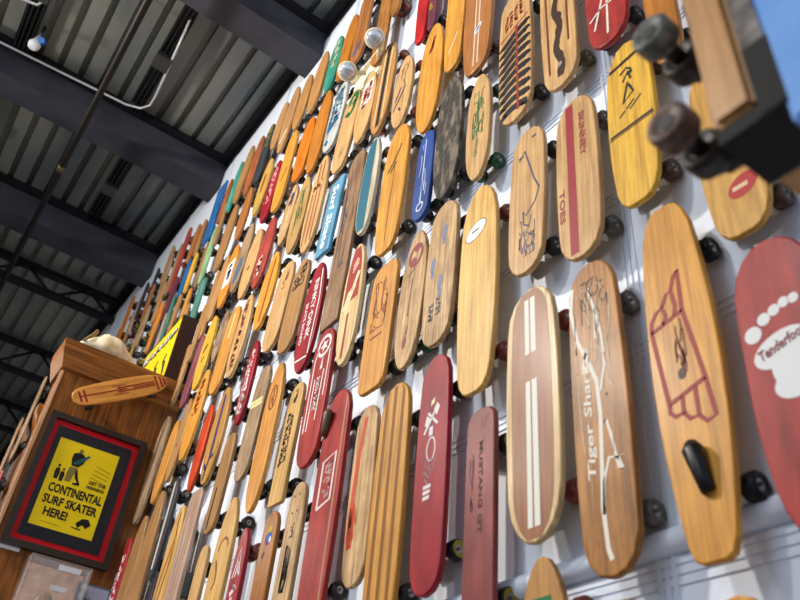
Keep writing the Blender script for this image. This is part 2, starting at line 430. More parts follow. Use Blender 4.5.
ZT = 0.0844
class Dec:
    """painted marks on a deck; u in half widths, v from the foot (0) to the nose (1)"""
    def __init__(s, deck, shape, W, L, seed): s.d, s.sh, s.W, s.L = deck, shape, W, L; s.r = random.Random(seed)
    def P(s, u, v): return (u * s.W / 2, (v - 0.5) * s.L)
    def cl(s, x, y, m=0.003):
        y = max(-s.L / 2 + 0.004, min(s.L / 2 - 0.004, y)); h = max(0.001, hw(s.sh, s.W, s.L, y) - m)
        return max(-h, min(h, x)), y
    def put(s, name, bm, h): return obj(name, bm, ink(h), s.d)
    def stripe(s, u0, u1, v0, v1, h, k=1.0, name='painted_stripe', n=24, z=0):
        bm = bmesh.new(); pr = None
        for i in range(n + 1):
            v = v0 + (v1 - v0) * i / n; y = (v - 0.5) * s.L; H = max(0.0005, (hw(s.sh, s.W, s.L, y) - 0.004) * k)
            a, b = max(-H, min(H, u0 * s.W / 2)), max(-H, min(H, u1 * s.W / 2))
            if abs(b - a) < 0.0004: b = a + 0.0004
            c = (bm.verts.new((a, y, ZT + z)), bm.verts.new((b, y, ZT + z)))
            if pr: bm.faces.new((pr[0], pr[1], c[1], c[0]))
            pr = c
        return s.put(name, bm, h)
    def lines(s, pl, w, h, name='drawing', z=0.0003):
        bm = bmesh.new(); r = w * s.W / 2
        for L in pl:
            P = [Vector(s.cl(*s.P(u, v), m=0.003 + r)) for u, v in L]
            pr = None
            for i, p in enumerate(P):
                d = P[min(i + 1, len(P) - 1)] - P[max(i - 1, 0)]
                if d.length < 1e-6: continue
                d.normalize(); nrm = Vector((-d.y, d.x)) * r
                c = (bm.verts.new((p.x + nrm.x, p.y + nrm.y, ZT + z)), bm.verts.new((p.x - nrm.x, p.y - nrm.y, ZT + z)))
                if pr: bm.faces.new((pr[0], pr[1], c[1], c[0]))
                pr = c
        return s.put(name, bm, h)
    def poly(s, pts, h, name='emblem', z=0.0):
        bm = bmesh.new(); bm.faces.new([bm.verts.new((*s.cl(*s.P(u, v)), ZT + z)) for u, v in pts]); return s.put(name, bm, h)
    def disc(s, u, v, ru, rv, h, rot=0.0, name='emblem', z=0.0, n=24):
        W2, L = s.W / 2, s.L; bm = bmesh.new(); cx, cy = s.P(u, v); c, d = math.cos(rot), math.sin(rot)
        vs = []
        for k in range(n):
            a = 2 * PI * k / n; x, y = ru * W2 * math.cos(a), rv * W2 * math.sin(a)
            vs.append(bm.verts.new((*s.cl(cx + x * c - y * d, cy + x * d + y * c, 0.002), ZT + z)))
        bm.faces.new(vs); return s.put(name, bm, h)
    def ring(s, u, v, ru, rv, w, h, rot=0.0, name='emblem'):
        c, d = math.cos(rot), math.sin(rot); k = s.W / 2 / s.L
        pts = []
        for i in range(29):
            a = 2 * PI * i / 28; x, y = ru * math.cos(a), rv * math.sin(a)
            pts.append((u + x * c - y * d, v + (x * d + y * c) * k))
        return s.lines([pts], w, h, name)
    def text(s, t, u, v, hu, lv, rot, h, shear=0.0, name='lettering'):
        r = {'up': PI / 2, 'down': -PI / 2, 'h': 0.0}[rot] if isinstance(rot, str) else rot
        me = text_mesh(t, lv * s.L if abs(r) > 0.8 else lv * s.W / 2, hu * s.W / 2, r, shear=shear)
        x, y = s.P(u, v)
        for q in me.vertices: q.co.x += x; q.co.y += y; q.co.z += ZT
        return link(name, me, ink(h), s.d)
    def scrib(s, u, v, ru, rv, n, w, h, steps=7, name='drawing'):
        R = s.r; pl = []
        for _ in range(n):
            a, b = u + R.uniform(-ru, ru), v + R.uniform(-rv, rv); g = R.uniform(0, 6.28); L = []
            for _ in range(steps):
                L.append((a, b)); g += R.uniform(-1.3, 1.3)
                a = max(u - ru, min(u + ru, a + 0.16 * ru / 0.5 * math.cos(g))); b = max(v - rv, min(v + rv, b + 0.16 * rv / 0.5 * math.sin(g)))
            pl.append(L)
        return s.lines(pl, w, h, name)
    def glyphs(s, u, v, hu, lv, n, h, w=0.045, name='lettering'):
        """a row of worn letter-like marks running along the deck"""
        R = s.r; pl = []; k = s.W / 2 / s.L
        for i in range(n):
            c = v - lv / 2 + lv * (i + 0.5) / n; g = lv / n * 0.36
            pts = [(-1, -1), (-1, 1), (1, 1), (1, -1), (-1, 0), (1, 0), (0, 1), (0, -1)]
            for _ in range(3):
                p, q = R.sample(pts, 2)
                pl.append([(u + p[0] * hu / 2, c + p[1] * g), (u + q[0] * hu / 2, c + q[1] * g)])
        return s.lines(pl, w, h, name)

def foot_stop(root, x, y, h, ang=0.2):
    bm = bmesh.new()
    tube(bm, [(0, -0.045, ZT - 0.001), (0, -0.02, ZT + 0.004), (0, 0.03, ZT + 0.012), (0, 0.043, ZT + 0.010)], [0.013, 0.015, 0.019, 0.012], 12)
    bmesh.ops.scale(bm, vec=(1, 1, 0.9), verts=bm.verts[:])
    bmesh.ops.rotate(bm, cent=(0, 0, 0), matrix=Matrix.Rotation(ang, 3, 'Z'), verts=bm.verts[:])
    bmesh.ops.translate(bm, vec=(x, y, 0.012), verts=bm.verts[:])
    obj('foot_stop', bm, solid('rubber_' + h, h, 0.35), root)

def arc(cx, cy, rx, ry, a0, a1, n=10):
    return [(cx + rx * math.cos(a0 + (a1 - a0) * i / n), cy + ry * math.sin(a0 + (a1 - a0) * i / n)) for i in range(n + 1)]

def decorate(D, root, code):
    W, L = D.W, D.L; k = W / 2 / L
    if code == 'TEND':
        w = 'e6e6e6'; 
        D.disc(-0.10, 0.585, 0.66, 0.40, w, 0.25, 'footprint'); D.disc(-0.02, 0.52, 0.38, 0.55, w, 0.0, 'footprint', 0.0001)
        D.disc(0.0, 0.455, 0.42, 0.32, w, 0.0, 'footprint', 0.0002)
        for i, (u, v, r) in enumerate(((-0.66, 0.665, 0.20), (-0.36, 0.705, 0.15), (-0.10, 0.722, 0.135), (0.14, 0.735, 0.125), (0.36, 0.735, 0.12))):
            D.disc(u, v, r, r * 1.05, w, 0, 'footprint')
        me = D.text('Tenderfoot', -0.08, 0.60, 0.26, 1.1, 0.28, 'a8323a', 0.2); me.location.z = 0.0006
    elif code == 'WING':
        r = 'c2302c'
        A = [(-0.62, .66), (0.18, .695)]; pl = [[(-0.62, .66), (-0.42, .36)], [(0.18, .695), (0.46, .405)], A, [(-0.42, .36), (0.46, .405)]]
        pl += [[(-0.62, .66), (-0.60, .70), (-0.45, .735), (-0.30, .745), (-0.22, .705), (-0.32, .675)], [(-0.30, .745), (-0.15, .79), (-0.02, .80), (0.03, .725), (-0.02, .69)], [(-0.02, .80), (0.1, .855), (0.2, .87), (0.18, .695)]]
        pl += [[(-0.42, .36), (-0.42, .33), (-0.30, .31), (-0.12, .315), (-0.10, .375)], [(-0.12, .315), (0.0, .285), (0.2, .285), (0.2, .39)], [(0.2, .285), (0.35, .255), (0.55, .265), (0.46, .405)]]
        pl = [[(u * 1.22 - .06, .31 + (v - .255) * .73) for u, v in q] for q in pl]
        D.lines(pl, 0.06, r, 'emblem'); D.scrib(-0.05, .53, .14, .08, 7, 0.025, '9a4a34')
        D.disc(-0.10, .455, .12, .16, '54443a', 0, 'stain')
        foot_stop(root, *D.P(0.06, .205), '1c1c1c', 0.15)
    elif code == 'TIGER':
        w = 'e8e0d2'
        D.text('Tiger Shark', -0.36, .45, .36, .37, 'up', w, 0.15)
        D.lines([[(-0.9, .93), (-.82, .84), (-.62, .72), (-.30, .64), (-.02, .56), (.03, .45), (-.05, .3), (-.12, .18), (-.05, .07), (.05, .04)]], 0.07, w, 'drawing')
        D.lines([[(-.1, .16), (-.02, .25), (.2, .31), (.5, .30), (.62, .265), (.5, .27), (.35, .36), (.22, .42)], [(.1, .52), (.3, .6), (.28, .7), (.1, .82)], [(-.3, .68), (-.5, .62), (-.28, .6)], [(-.1, .9), (.1, .8), (.05, .7)]], 0.045, w, 'drawing')
        D.scrib(.1, .85, .5, .08, 8, .018, '7a5028', name='stain'); D.scrib(.0, .6, .7, .3, 16, .015, 'd8c4a4', 4, 'scratches')
        D.disc(.15, .42, .05, .06, '4a2c14', name='stain'); D.disc(0.3, .5, .04, .05, '4a2c14', name='stain')
    elif code == 'RIM':
        rim = D.stripe(-1, 1, 0.012, 0.988, '8c5636', 0.80, 'inlay')
        rim.data.materials.clear(); rim.data.materials.append(deckmat('mahog'))
        for a, b in ((.70, .95), (.05, .585)):
            D.stripe(-.20, -.03, a, b, 'e6e4da', 1, z=.0003); D.stripe(.03, .22, a, b, 'e6e4da', 1, z=.0003)
    elif code == 'BADGE':
        D.disc(-.14, .76, .60, .40, '8a6a3c', .35, 'badge'); D.disc(-.14, .76, .56, .36, 'f2efe6', .35, 'badge', .0002); D.stripe(-.36, .06, .757, .766, '8a8478', z=.0005, name='badge_mark')
    elif code == 'SCR_BLUE':
        D.lines([[(-.45, .78), (-.15, .84), (.45, .58), (.72, .50)], [(.72, .50), (.5, .42), (0, .36), (-.15, .40), (-.1, .31), (.2, .28)]], .035, '4a4a86')
        D.scrib(.1, .22, .4, .12, 14, .018, '5a5a90'); D.stripe(.25, .5, .90, .915, '34508e'); D.stripe(-.5, -.2, .80, .815, '34508e')
    elif code == 'TOES':
        D.stripe(-.42, -.05, .03, .97, 'c02438'); D.text('SKINNEY', .35, .72, .26, .30, 'down', 'b8303c'); D.text('TOES', -.72, .34, .24, .20, 'down', 'b8303c')
    elif code == 'SURFER':
        D.lines([[(-1, .86), (1, .88)], [(-1, .44), (1, .44)]], .06, '3a1c12', 'painted_line'); D.lines([[(-1, .872), (1, .892)], [(-1, .425), (1, .425)]], .02, '3a1c12', 'painted_line')
        D.lines([[(-.3, .80), (0, .82), (.2, .79)], [(-.2, .74), (.05, .79), (.15, .73)], [(.0, .72), (-.25, .60), (.2, .64), (.05, .70)]], .05, '1e1a16', 'figure')
        D.disc(.12, .775, .14, .11, '1e1a16', 0, 'figure')
        D.lines([[(-.45, .53), (-.2, .55)], [(-.15, .555), (.2, .585)], [(0, .54), (.5, .585)]], .035, '1e1a16', 'lettering')
    elif code == 'REDDOT':
        D.disc(.2, .21, .46, .36, 'e0342c', .5, 'badge'); D.stripe(-.1, .35, .198, .218, 'e8c8a0', z=.0003, name='badge_mark')
    elif code == 'ZEBRA':
        for i in range(10):
            v = .61 - i * .062
            D.lines([[(-1 + 2 * j / 14, v + .030 * math.sin(j * .26 - 1.3 + i * .16) + .012 * (j / 14)) for j in range(15)]], .19, '16161c', 'zebra_wave')
        D.lines([[(.12, .68), (.2, .05)]], .06, 'c23a22', 'painted_line', z=.0006)
        D.lines([[(-1, .655), (.8, .71)]], .05, 'c84a24', 'painted_line')
        for i in range(4): D.glyphs(-.5 + i * .30, .77 + i * .012, .18, .13, 5, 'c84a24', .05)
    elif code == 'WORM':
        D.lines([[(.14 * math.sin(j * .9), .06 + j * .04) for j in range(23)]], .17, '4a2c1e', 'vine_band')
        for i in range(9):
            v = .1 + i * .095; D.disc(.1 * math.sin(i * 2.1), v, .16 + .05 * math.sin(i * 3.3), .34, '4a2c1e', .2 * math.sin(i * 1.7), 'vine_band', .0001 * (i % 2))
        D.disc(0, .14, .12, .15, 'c0b8a4', 0, 'vine_spot', .0004)
        D.lines([[(-.62, .95), (-.55, .12)], [(.62, .95), (.55, .25)]], .05, '8a2a1e', 'painted_line')
    elif code == 'WHT2':
        D.lines([[(.0, .06), (.1, .3), (.1, .9)], [(-.6, .14), (-.05, .35), (-.05, .9)], [(-.8, .22), (-.2, .26), (.5, .25)]], .05, 'e6ddd0', 'painted_line')
    elif code == 'STR2W':
        D.lines([[(-.12, .05), (-.1, .95)], [(.14, .05), (.16, .95)]], .045, 'dcc0a8', 'painted_stripe')
    elif code == 'BLUEOV':
        D.disc(.08, .36, .36, .16, 'dce4ea', .95, 'sticker', .0005); D.disc(.08, .36, .2, .08, '2f78b8', .95, 'sticker', .0007)
    elif code == 'SLASHW': D.lines([[(-.4, .16), (0, .22), (.5, .30)]], .05, 'f0e4cc', 'mark')
    elif code == 'REDFIG': D.lines([[(-.2, .72), (0, .78), (.2, .86)], [(-.1, .72), (.05, .74), (.12, .82)]], .10, 'b03a22', 'figure')
    elif code == 'SCR_LT': D.scrib(0, .5, .8, .42, 40, .010, '8a7a68', 2, 'scratches')
    elif code == 'SCR_GREEN': D.scrib(.05, .6, .45, .22, 14, .035, '3e8a4a', 6); D.scrib(.0, .35, .3, .15, 6, .03, '5a9a5a', 5)
    elif code == 'SCR_PURP': D.lines([[(-.6, .40), (-.1, .55)], [(-.7, .28), (-.1, .40), (.4, .52)], [(-.1, .26), (.1, .2)]], .08, '3a2a66'); D.scrib(.1, .7, .4, .15, 6, .03, '5a4030', 5)
    elif code == 'CRACK':
        D.lines([[(0, .08), (-.02, .3), (.03, .5), (0, .68)]], .02, '7a5020', 'crack'); D.lines([[(-.55, .64), (-.1, .70), (.4, .80)], [(-.3, .62), (.1, .68)]], .06, '4a3018', 'brand_mark')
    elif code == 'BLUESTAR': D.lines([[(0, .15), (0, .9)]], .06, 'b8c6e0', 'painted_line'); D.ring(0, .13, .35, .35, .06, 'c8d2e8'); D.scrib(0, .5, .5, .35, 6, .03, 'c8d2e8', 4)
    elif code == 'FEET':
        for u, v in ((.15, .76), (-.5, .56), (.1, .40)):
            D.disc(u, v, .16, .42, '8a94b8', -.1, 'footprint'); D.disc(u + .02, v - .07, .12, .2, '8a94b8', 0, 'footprint')
        D.glyphs(-.35, .22, .3, .12, 6, '70747c', .03); D.glyphs(.1, .24, .3, .12, 6, '70747c', .03)
    elif code == 'CIRC':
        r = 'a83a38'
        D.ring(.05, .80, .50, .62, .10, r); D.disc(.12, .855, .26, .26, r); D.disc(-.12, .755, .28, .28, r); D.lines([[(-.45, .66), (.1, .70)], [(0, .62), (-.05, .35)]], .04, '8a4a3a', 'painted_line')
        D.disc(-.05, .17, .16, .34, r, -.1); D.lines([[(0, .22), (.05, .28)]], .06, r, 'painted_line')
    elif code == 'SCR_RED': D.scrib(-.05, .66, .5, .20, 20, .022, 'a8502a', 6); D.stripe(-.5, .4, .395, .41, 'a03a22')
    elif code == 'CREST':
        w = 'e0d8d8'
        D.poly([(-.15, .755), (.08, .765), (.1, .79), (-.12, .78)], 'e8d8a8'); D.poly([(.05, .73), (.25, .70), (.45, .735), (.25, .76)], w); D.poly([(-.5, .68), (-.28, .66), (-.15, .70), (-.38, .72)], w)
        D.lines([[(-.5, .64), (.1, .72)], [(.35, .66), (-.3, .73)], [(-.12, .62), (-.1, .66)], [(.0, .62), (.02, .66)]], .06, w, 'emblem')
        D.ring(0, .56, .26, .50, .035, w); D.scrib(0, .47, .35, .05, 9, .025, 'c89a9c', 5)
        for i in range(3): D.stripe(-.35, .05 + .03 * i, .355 + i * .022, .37 + i * .022, w, name='emblem')
    elif code == 'MUST':
        D.text('MUSTANG GT', .12, .62, .26, .42, 'down', '4a2426'); D.scrib(-.5, .66, .14, .14, 5, .03, '5a3034', 5); D.scrib(.0, .8, .8, .15, 10, .015, 'c87a70', 3, 'scratches')
    elif code == 'GREENIN': D.stripe(-.45, .35, 0, .87, '1f8a4e', .62, 'inlay')
    elif code == 'DARKSTR':
        for u in (-.55, 0, .55): D.stripe(u - .1, u + .1, .01, .985, 'a8671e')
    elif code == 'FLAME':
        c = 'ff5a2a'
        D.lines([[(-.05, .93), (-.4, .72), (-.55, .52), (-.6, .36)]], .16, c, 'painted_streak')
        D.lines([[(-.62, .40), (-.75, .24)], [(-.55, .42), (-.5, .20)], [(-.5, .42), (-.25, .24)], [(-.45, .44), (-.1, .32)], [(-.6, .42), (-.62, .2)], [(-.5, .40), (-.35, .2)]], .10, c, 'painted_streak')
    elif code == 'STAR':
        w = 'e6d8d4'
        D.ring(.1, .86, .55, .55, .09, w); pts = []
        for i in range(10):
            a = PI / 2 + i * PI / 5 + .3; r = .4 if i % 2 == 0 else .17; pts.append((.1 + r * math.cos(a), .86 + r * math.sin(a) * k))
        D.poly(pts, w, z=.0003)
        D.lines([[(-.62, .25), (-.62, .78), (-.4, .86)], [(.72, .45), (.74, .8)], [(-.35, .25), (-.30, .62)], [(.30, .3), (.42, .66)]], .05, w, 'painted_line')
        D.poly([(-.02, .68), (.2, .68), (.12, .80)], w); D.glyphs(.02, .50, .26, .25, 9, w, .05)
    elif code == 'FRAMEW':
        D.lines([[(-.5, .48), (.42, .50), (.42, .70), (-.5, .68), (-.5, .48)]], .07, 'e2d2cc', 'painted_frame'); D.glyphs(-.02, .59, .5, .16, 5, 'd8b0a8', .05)
        foot_stop(root, *D.P(-.55, .86), '5a4438', -.35)
        D.stripe(.62, .74, .05, .97, 'd8a07a', z=.0001)
    elif code == 'DINK':
        w = 'f0e6e0'
        D.text('RINKY·DINK', .14, .55, .42, .55, 'down', w); D.text('SKATE BOARD', -.48, .45, .26, .38, 'down', w)
        D.lines([[(.72, .9), (.76, .6), (.74, .12)], [(-.8, .12), (.6, .10)]], .05, w, 'painted_line')
    elif code == 'OVALRED':
        D.stripe(-1, 1, .50, .965, 'c2281e', .80, 'painted_panel'); D.lines([[(-.6, .45), (-.25, .58), (.1, .60), (.55, .72)], [(-.3, .40), (-.15, .52), (.3, .62)]], .16, 'eed2a4', 'painted_line')
        D.lines([[(-.2, .78), (.35, .84)], [(-.2, .75), (.35, .81)], [(-.2, .81), (.2, .86)]], .07, 'e8b8a0', 'emblem'); D.lines([[(-.1, .05), (-.05, .4)]], .10, 'c2281e', 'painted_line')
    elif code == 'SCR_GREY': D.scrib(0, .6, .6, .3, 12, .03, '5a5a68', 6)
    elif code == 'STATE': D.text('Surf Skate', .0, .50, .85, .84, 'down', 'f2f4f4', .2)
    elif code == 'TEALH': D.stripe(-1, .38, .03, .97, '1f7a94', .93, 'painted_panel')
    elif code == 'STR3R':
        for u in (-.5, -.02, .45): D.stripe(u - .06, u + .06, .08, .62, '9c2c20')
        D.stripe(-.3, -.16, .72, .93, '9c2c20'); D.stripe(.2, .34, .72, .93, '9c2c20'); D.scrib(0, .68, .5, .04, 8, .06, 'b03c2a')
    elif code == 'PURPDOT': D.disc(.1, .80, .3, .36, '3a3478', .2, 'blot'); D.disc(0, .70, .32, .36, '342c6c', -.3, 'blot')
    elif code == 'GREENG':
        D.lines([arc(.15, .84, .42, .09, -.6, 3.4), arc(0, .76, .42, .08, -2.8, 1.2)], .2, '1d7a3e', 'emblem'); D.poly([(-.05, .14), (.2, .18), (.25, .28)], '1d7a3e')
    elif code == 'BLUELET':
        for i in range(3): D.glyphs(-.5 + i * .45, .64, .38, .55, 8, '2f7fa4', .09)
        D.lines([[(-.7, .32), (-.1, .36), (.3, .44)], [(-.8, .12), (-.3, .16)]], .28, '1f74a8', 'painted_mark')
    elif code == 'REDLAB':
        D.stripe(-.6, .62, .52, .88, 'e8d6cc', .8, 'sticker'); D.glyphs(-.2, .64, .35, .28, 6, 'c23a34', .12); D.glyphs(.25, .72, .3, .26, 6, 'c23a34', .12)
    elif code == 'BLKSTR': D.stripe(-.16, .20, .06, .95, '24201e'); D.lines([[(-.35, .9), (-.4, .1)], [(.42, .9), (.45, .1)]], .05, 'ead0a0', 'painted_line')
    elif code == 'SLASHD': D.lines([[(-.2, .36), (.1, .42), (.5, .48)]], .08, '5a3010', 'mark')
    elif code == 'WSCRIPT': D.glyphs(0, .6, .6, .6, 8, 'e8b0b0', .10)
    elif code == 'REDMARK': D.lines([[(-.1, .4), (.0, .7)]], .2, 'b04a28', 'mark')
    elif code == 'YELLET': D.glyphs(.1, .78, .5, .35, 5, 'c8b838', .16)
    elif code == 'CREAMSC': D.glyphs(0, .68, .55, .50, 7, 'd8d2a8', .12)
    elif code == 'WSLASH': D.lines([[(-.4, .16), (.5, .30)]], .12, 'f0e2d0', 'mark')
    elif code == 'BLUESL': D.lines([[(-.5, .12), (.4, .22)]], .24, '2f6fb4', 'sticker'); D.lines([[(-.15, .1), (.0, .95)], [(.4, .1), (.45, .95)]], .04, '6a3a1c', 'painted_line')
    elif code == 'YELA': D.glyphs(0, .45, .9, .35, 3, 'd8b42e', .22)
    elif code == 'SCR_RED2': D.scrib(.1, .78, .3, .1, 5, .04, 'b0643c'); D.disc(-.1, .2, .05, .05, '6a4020')
    elif code == 'SCR_DK': D.scrib(0, .82, .6, .13, 14, .05, '3e2a18', 6)
    elif code == 'REDLINE': D.lines([[(.15, .08), (.25, .9)]], .12, 'c8461c', 'painted_line')
    elif code == 'TXTRED': D.glyphs(-.05, .5, .5, .85, 12, '9a4a26', .10)
    elif code == 'PALELN': D.lines([[(.1, .6), (.25, .9)]], .10, 'f0d8b0', 'painted_line')
    elif code == 'REDSPOT': D.disc(.0, .42, .2, .2, 'a83c22')
    elif code == 'WSPLASH': D.glyphs(-.1, .3, .5, .28, 5, 'e8c4b8', .14); D.poly([(-.4, .18), (.1, .2), (-.05, .48)], 'e0b4a8')
    elif code == 'BLUESP': D.disc(0, .3, .55, 1.2, '6a7c98', -.1, 'painted_patch')
    elif code == 'LABELW': D.stripe(-.62, .75, .32, .72, 'ecebe8', 1, 'sticker'); D.glyphs(.1, .55, .6, .26, 4, '22305e', .16)
    elif code == 'BIRD': D.lines([[(-.3, .5), (0, .54), (.4, .58)], [(-.1, .36), (.2, .42)]], .12, '3a2410', 'figure')
    elif code == 'REDKANJI': D.glyphs(0, .68, .6, .42, 5, 'b43a1c', .13)
    elif code == 'BLUESTR': D.stripe(-.1, .18, .26, .92, '34308a')
    elif code == 'YMARK': D.lines([[(-.5, .22), (-.15, .14), (-.25, .05)], [(.5, .27), (.0, .24), (-.15, .14)]], .10, '40305a', 'emblem')
    elif code == 'WTXT': D.glyphs(.12, .5, .45, .78, 12, 'f0e0e0', .10); D.glyphs(-.4, .45, .3, .66, 12, 'e8c8c8', .08)
    elif code == 'GROOVE': D.lines([[(-.3, .05), (-.2, .45)]], .12, '3c2a1c', 'groove')
    elif code == 'YELBAND': D.lines([[(-1, .68), (1, .67)], [(-1, .645), (1, .635)]], .12, 'e6d79a', 'painted_band')
    elif code == 'CIRCR': D.ring(.05, .74, .42, .8, .06, '9a4420'); D.scrib(.05, .74, .15, .06, 5, .05, '9a3a1c')
    elif code == 'BLKTXT': D.text('HALLMARK BOARD', -.25, .50, .34, .42, 'up', '2a2418') if False else (D.glyphs(-.35, .52, .42, .44, 11, '2a2418', .07), D.glyphs(.15, .52, .3, .4, 11, '2a2418', .07)); D.scrib(.1, .88, .25, .05, 6, .07, '2a3038')
    elif code == 'SBIG': D.lines([arc(.1, .68, .5, .06, 0, 3.3), [(-.4, .62), (-.1, .55), (.0, .48), (-.3, .45)]], .07, 'a0603c', 'drawing')
    elif code == 'WARROW': D.lines([[(-.5, .62), (.1, .84), (.55, .62)], [(-.1, .62), (.1, .74), (.25, .64)]], .08, 'f0e6e6', 'emblem'); D.glyphs(0, .38, .7, .34, 5, 'f0dcdc', .2)
    elif code == 'STICKER':
        D.disc(.12, .86, .26, .26, 'f0cc2c', 0, 'sticker'); D.disc(.1, .79, .46, .40, '2f6fd0', .4, 'sticker', .0002); D.disc(-.05, .76, .15, .2, 'c43a28', 0, 'sticker', .0004); D.disc(.35, .78, .14, .2, 'e8e8e8', 0, 'sticker', .0004); D.disc(-.2, .68, .24, .12, '2a2a28', .8, 'sticker', .0002)
    elif code == 'BOLTS':
        for u, v in ((-.3, .91), (.3, .91), (-.3, .80), (.3, .80)): D.disc(u, v, .08, .08, '3a2c20', 0, 'bolt_head')
    elif code == 'SCR_DK2': D.scrib(.05, .45, .3, .14, 24, .05, '3a3428', 6); D.scrib(.0, .68, .3, .04, 5, .04, '5a4a3a')
    elif code == 'GROOVE3':
        for u in (-.4, .1, .55): D.stripe(u, u + .05, .0, .985, '7a6058', name='groove')
    elif code == 'CHROME': D.lines([[(-.1, .1), (0, .96)]], .22, 'c4c6cc', 'metal_rail'); D.lines([[(.5, .1), (.55, .96)]], .14, '8a5a50', 'metal_rail')
    elif code == 'REDCURVE': D.lines([[(-.9, .3), (-.4, .6), (.3, .8), (.4, .66), (.1, .5), (-.6, .3)], [(.2, .95), (.1, .88), (.4, .8)]], .07, 'a83426', 'painted_line')

_used = set(); _n = [0]
def board(x, z, L, W, tilt, shape, col, wheel, dec, label, frame=None, group='skateboards mounted on the wall', y=0.0, flip=False):
    _n[0] += 1; seed = _n[0] * 17
    root = empty('skateboard', frame or wall_frame(x, z, y, tilt))
    name = 'skateboard'
    if wheel == 'none': root.name = 'deck_board' if 'plank' in label or 'grooved' in label else 'skateboard'
    d = obj('deck', make_deck(shape, W, L), deckmat('cream' if dec == ['RIM'] else col), root)
    D = Dec(d, shape, W, L, seed)
    for c in dec: decorate(D, root, c)
    if wheel != 'none': add_trucks(root, W, L, wheel, fr=0.335)
    else:
        b1 = bmesh.new(); bevel_box(b1, -0.015, 0.015, -.05, .05, 0.0, 0.066, 0.003); obj('wall_bracket', b1, M_METAL, root)
    tag(root, label, 'skateboard', group)
    return root
board(0.513, 2.272, 0.544, 0.157, -0.032, 'oval', 'red', 'dark', ['TEND'], 'faded red skateboard with a big white bare footprint print at the right edge')
board(0.701, 2.390, 0.763, 0.151, -0.010, 'taper', 'honey', 'black', ['WING'], 'yellow wood skateboard with red winged outline and black foot stop')
board(0.907, 2.390, 0.720, 0.147, -0.002, 'round', 'oldwood', 'grey', ['TIGER'], 'worn brown skateboard with white Tiger Shark script and drawn shark')
board(1.099, 2.464, 0.650, 0.171, 0.002, 'rim', 'mahog', 'clay', ['RIM'], 'mahogany skateboard with cream rim and broken white centre stripes')
board(1.308, 2.948, 0.738, 0.163, -0.008, 'hull', 'gold', 'clay', ['BADGE'], 'glossy plain gold skateboard with small white oval badge')
board(1.104, 3.122, 0.542, 0.141, -0.046, 'round', 'tan', 'dark', ['SCR_BLUE'], 'tan skateboard with faint blue pen drawing of a long curved line')
board(0.919, 3.068, 0.573, 0.146, -0.023, 'round', 'tan', 'grey', ['TOES'], 'tan skateboard with red side stripe and red lettering beside the yellow one')
board(0.737, 3.116, 0.574, 0.145, -0.041, 'hull', 'yellow', 'brownw', ['SURFER'], 'bright yellow skateboard with black cross lines and a small black figure')
board(0.523, 2.851, 0.538, 0.146, -0.033, 'hull', 'mustard', 'brownw', ['REDDOT'], 'mustard skateboard with red oval badge behind the blurred foreground wheels')
board(1.147, 3.852, 0.720, 0.162, -0.007, 'round', 'tan', 'dark', ['ZEBRA'], 'tan skateboard with black zebra waves and red lettering')
board(0.952, 3.820, 0.720, 0.148, -0.000, 'round', 'tan', 'olive', ['WORM'], 'tan skateboard with a ragged dark vine band down its middle')
board(0.763, 3.810, 0.694, 0.151, -0.021, 'round', 'red', 'dark', ['WHT2'], 'red skateboard with white lines cut off by the top edge, near right')
board(0.605, 3.521, 0.636, 0.090, -0.007, 'round', 'amber', 'dark', [], 'orange skateboard sliver right behind the blurred foreground wheel')
board(1.357, 4.329, 0.720, 0.172, -0.008, 'hull', 'copper', 'brownw', ['STR2W', 'BLUEOV'], 'coppery skateboard with thin pale double stripe and blue oval sticker')
board(1.512, 4.508, 0.720, 0.126, 0.003, 'hull', 'honey', 'brownw', ['SLASHW'], 'honey skateboard with a small white slash, left of the coppery one')
board(1.661, 4.270, 0.716, 0.158, -0.005, 'surf', 'honey', 'dark', ['REDFIG'], 'honey pointed skateboard with a small red figure near its top')
board(1.500, 3.751, 0.652, 0.150, -0.012, 'surf', 'grip', 'dark', ['SCR_LT'], 'dark grey grip-covered skateboard scuffed with pale scratches')
board(1.330, 3.643, 0.530, 0.122, -0.013, 'surf', 'tan', 'greenw', ['SCR_GREEN'], 'tan skateboard with a green scribbled drawing')
board(1.871, 4.381, 0.496, 0.144, -0.002, 'surf', 'tan', 'clay', ['SCR_PURP'], 'tan skateboard with purple pen marks right of the emergency light')
board(1.846, 3.759, 0.703, 0.172, -0.010, 'hull', 'honey', 'dark', ['CRACK'], 'honey skateboard with thin centre crack and dark brand mark')
board(1.634, 3.650, 0.458, 0.104, -0.014, 'round', 'blue', 'dark', ['BLUESTAR'], 'small royal blue skateboard with pale centre line')
board(1.488, 3.101, 0.565, 0.148, -0.019, 'round', 'palewood', 'dark', ['FEET'], 'pale wood skateboard with faint blue footprints')
board(1.636, 3.084, 0.546, 0.136, -0.042, 'surf', 'palewood', 'greenw', ['CIRC'], 'tan skateboard with red ring emblem and green wheel')
board(1.817, 3.071, 0.522, 0.160, -0.024, 'block', 'orangewood', 'yellowhub', ['SCR_RED'], 'orange wood skateboard with dark red script and yellow-hubbed wheel')
board(1.468, 2.440, 0.667, 0.133, 0.016, 'round', 'crimson', 'yellowhub', ['CREST'], 'crimson skateboard with white crossed flags crest')
board(1.274, 2.250, 0.539, 0.103, 0.004, 'squaretop', 'dullred', 'yellowhub', ['MUST'], 'dull red flat-sided skateboard with faint black lettering')
board(1.081, 1.808, 0.600, 0.145, 0.004, 'surf', 'striped', 'clay', ['GREENIN'], 'striped wood skateboard tip with green inlay at the bottom edge')
board(1.656, 2.398, 0.734, 0.149, 0.015, 'round', 'plank', 'dark', ['DARKSTR'], 'honey plank skateboard with three darker lengthwise stripes')
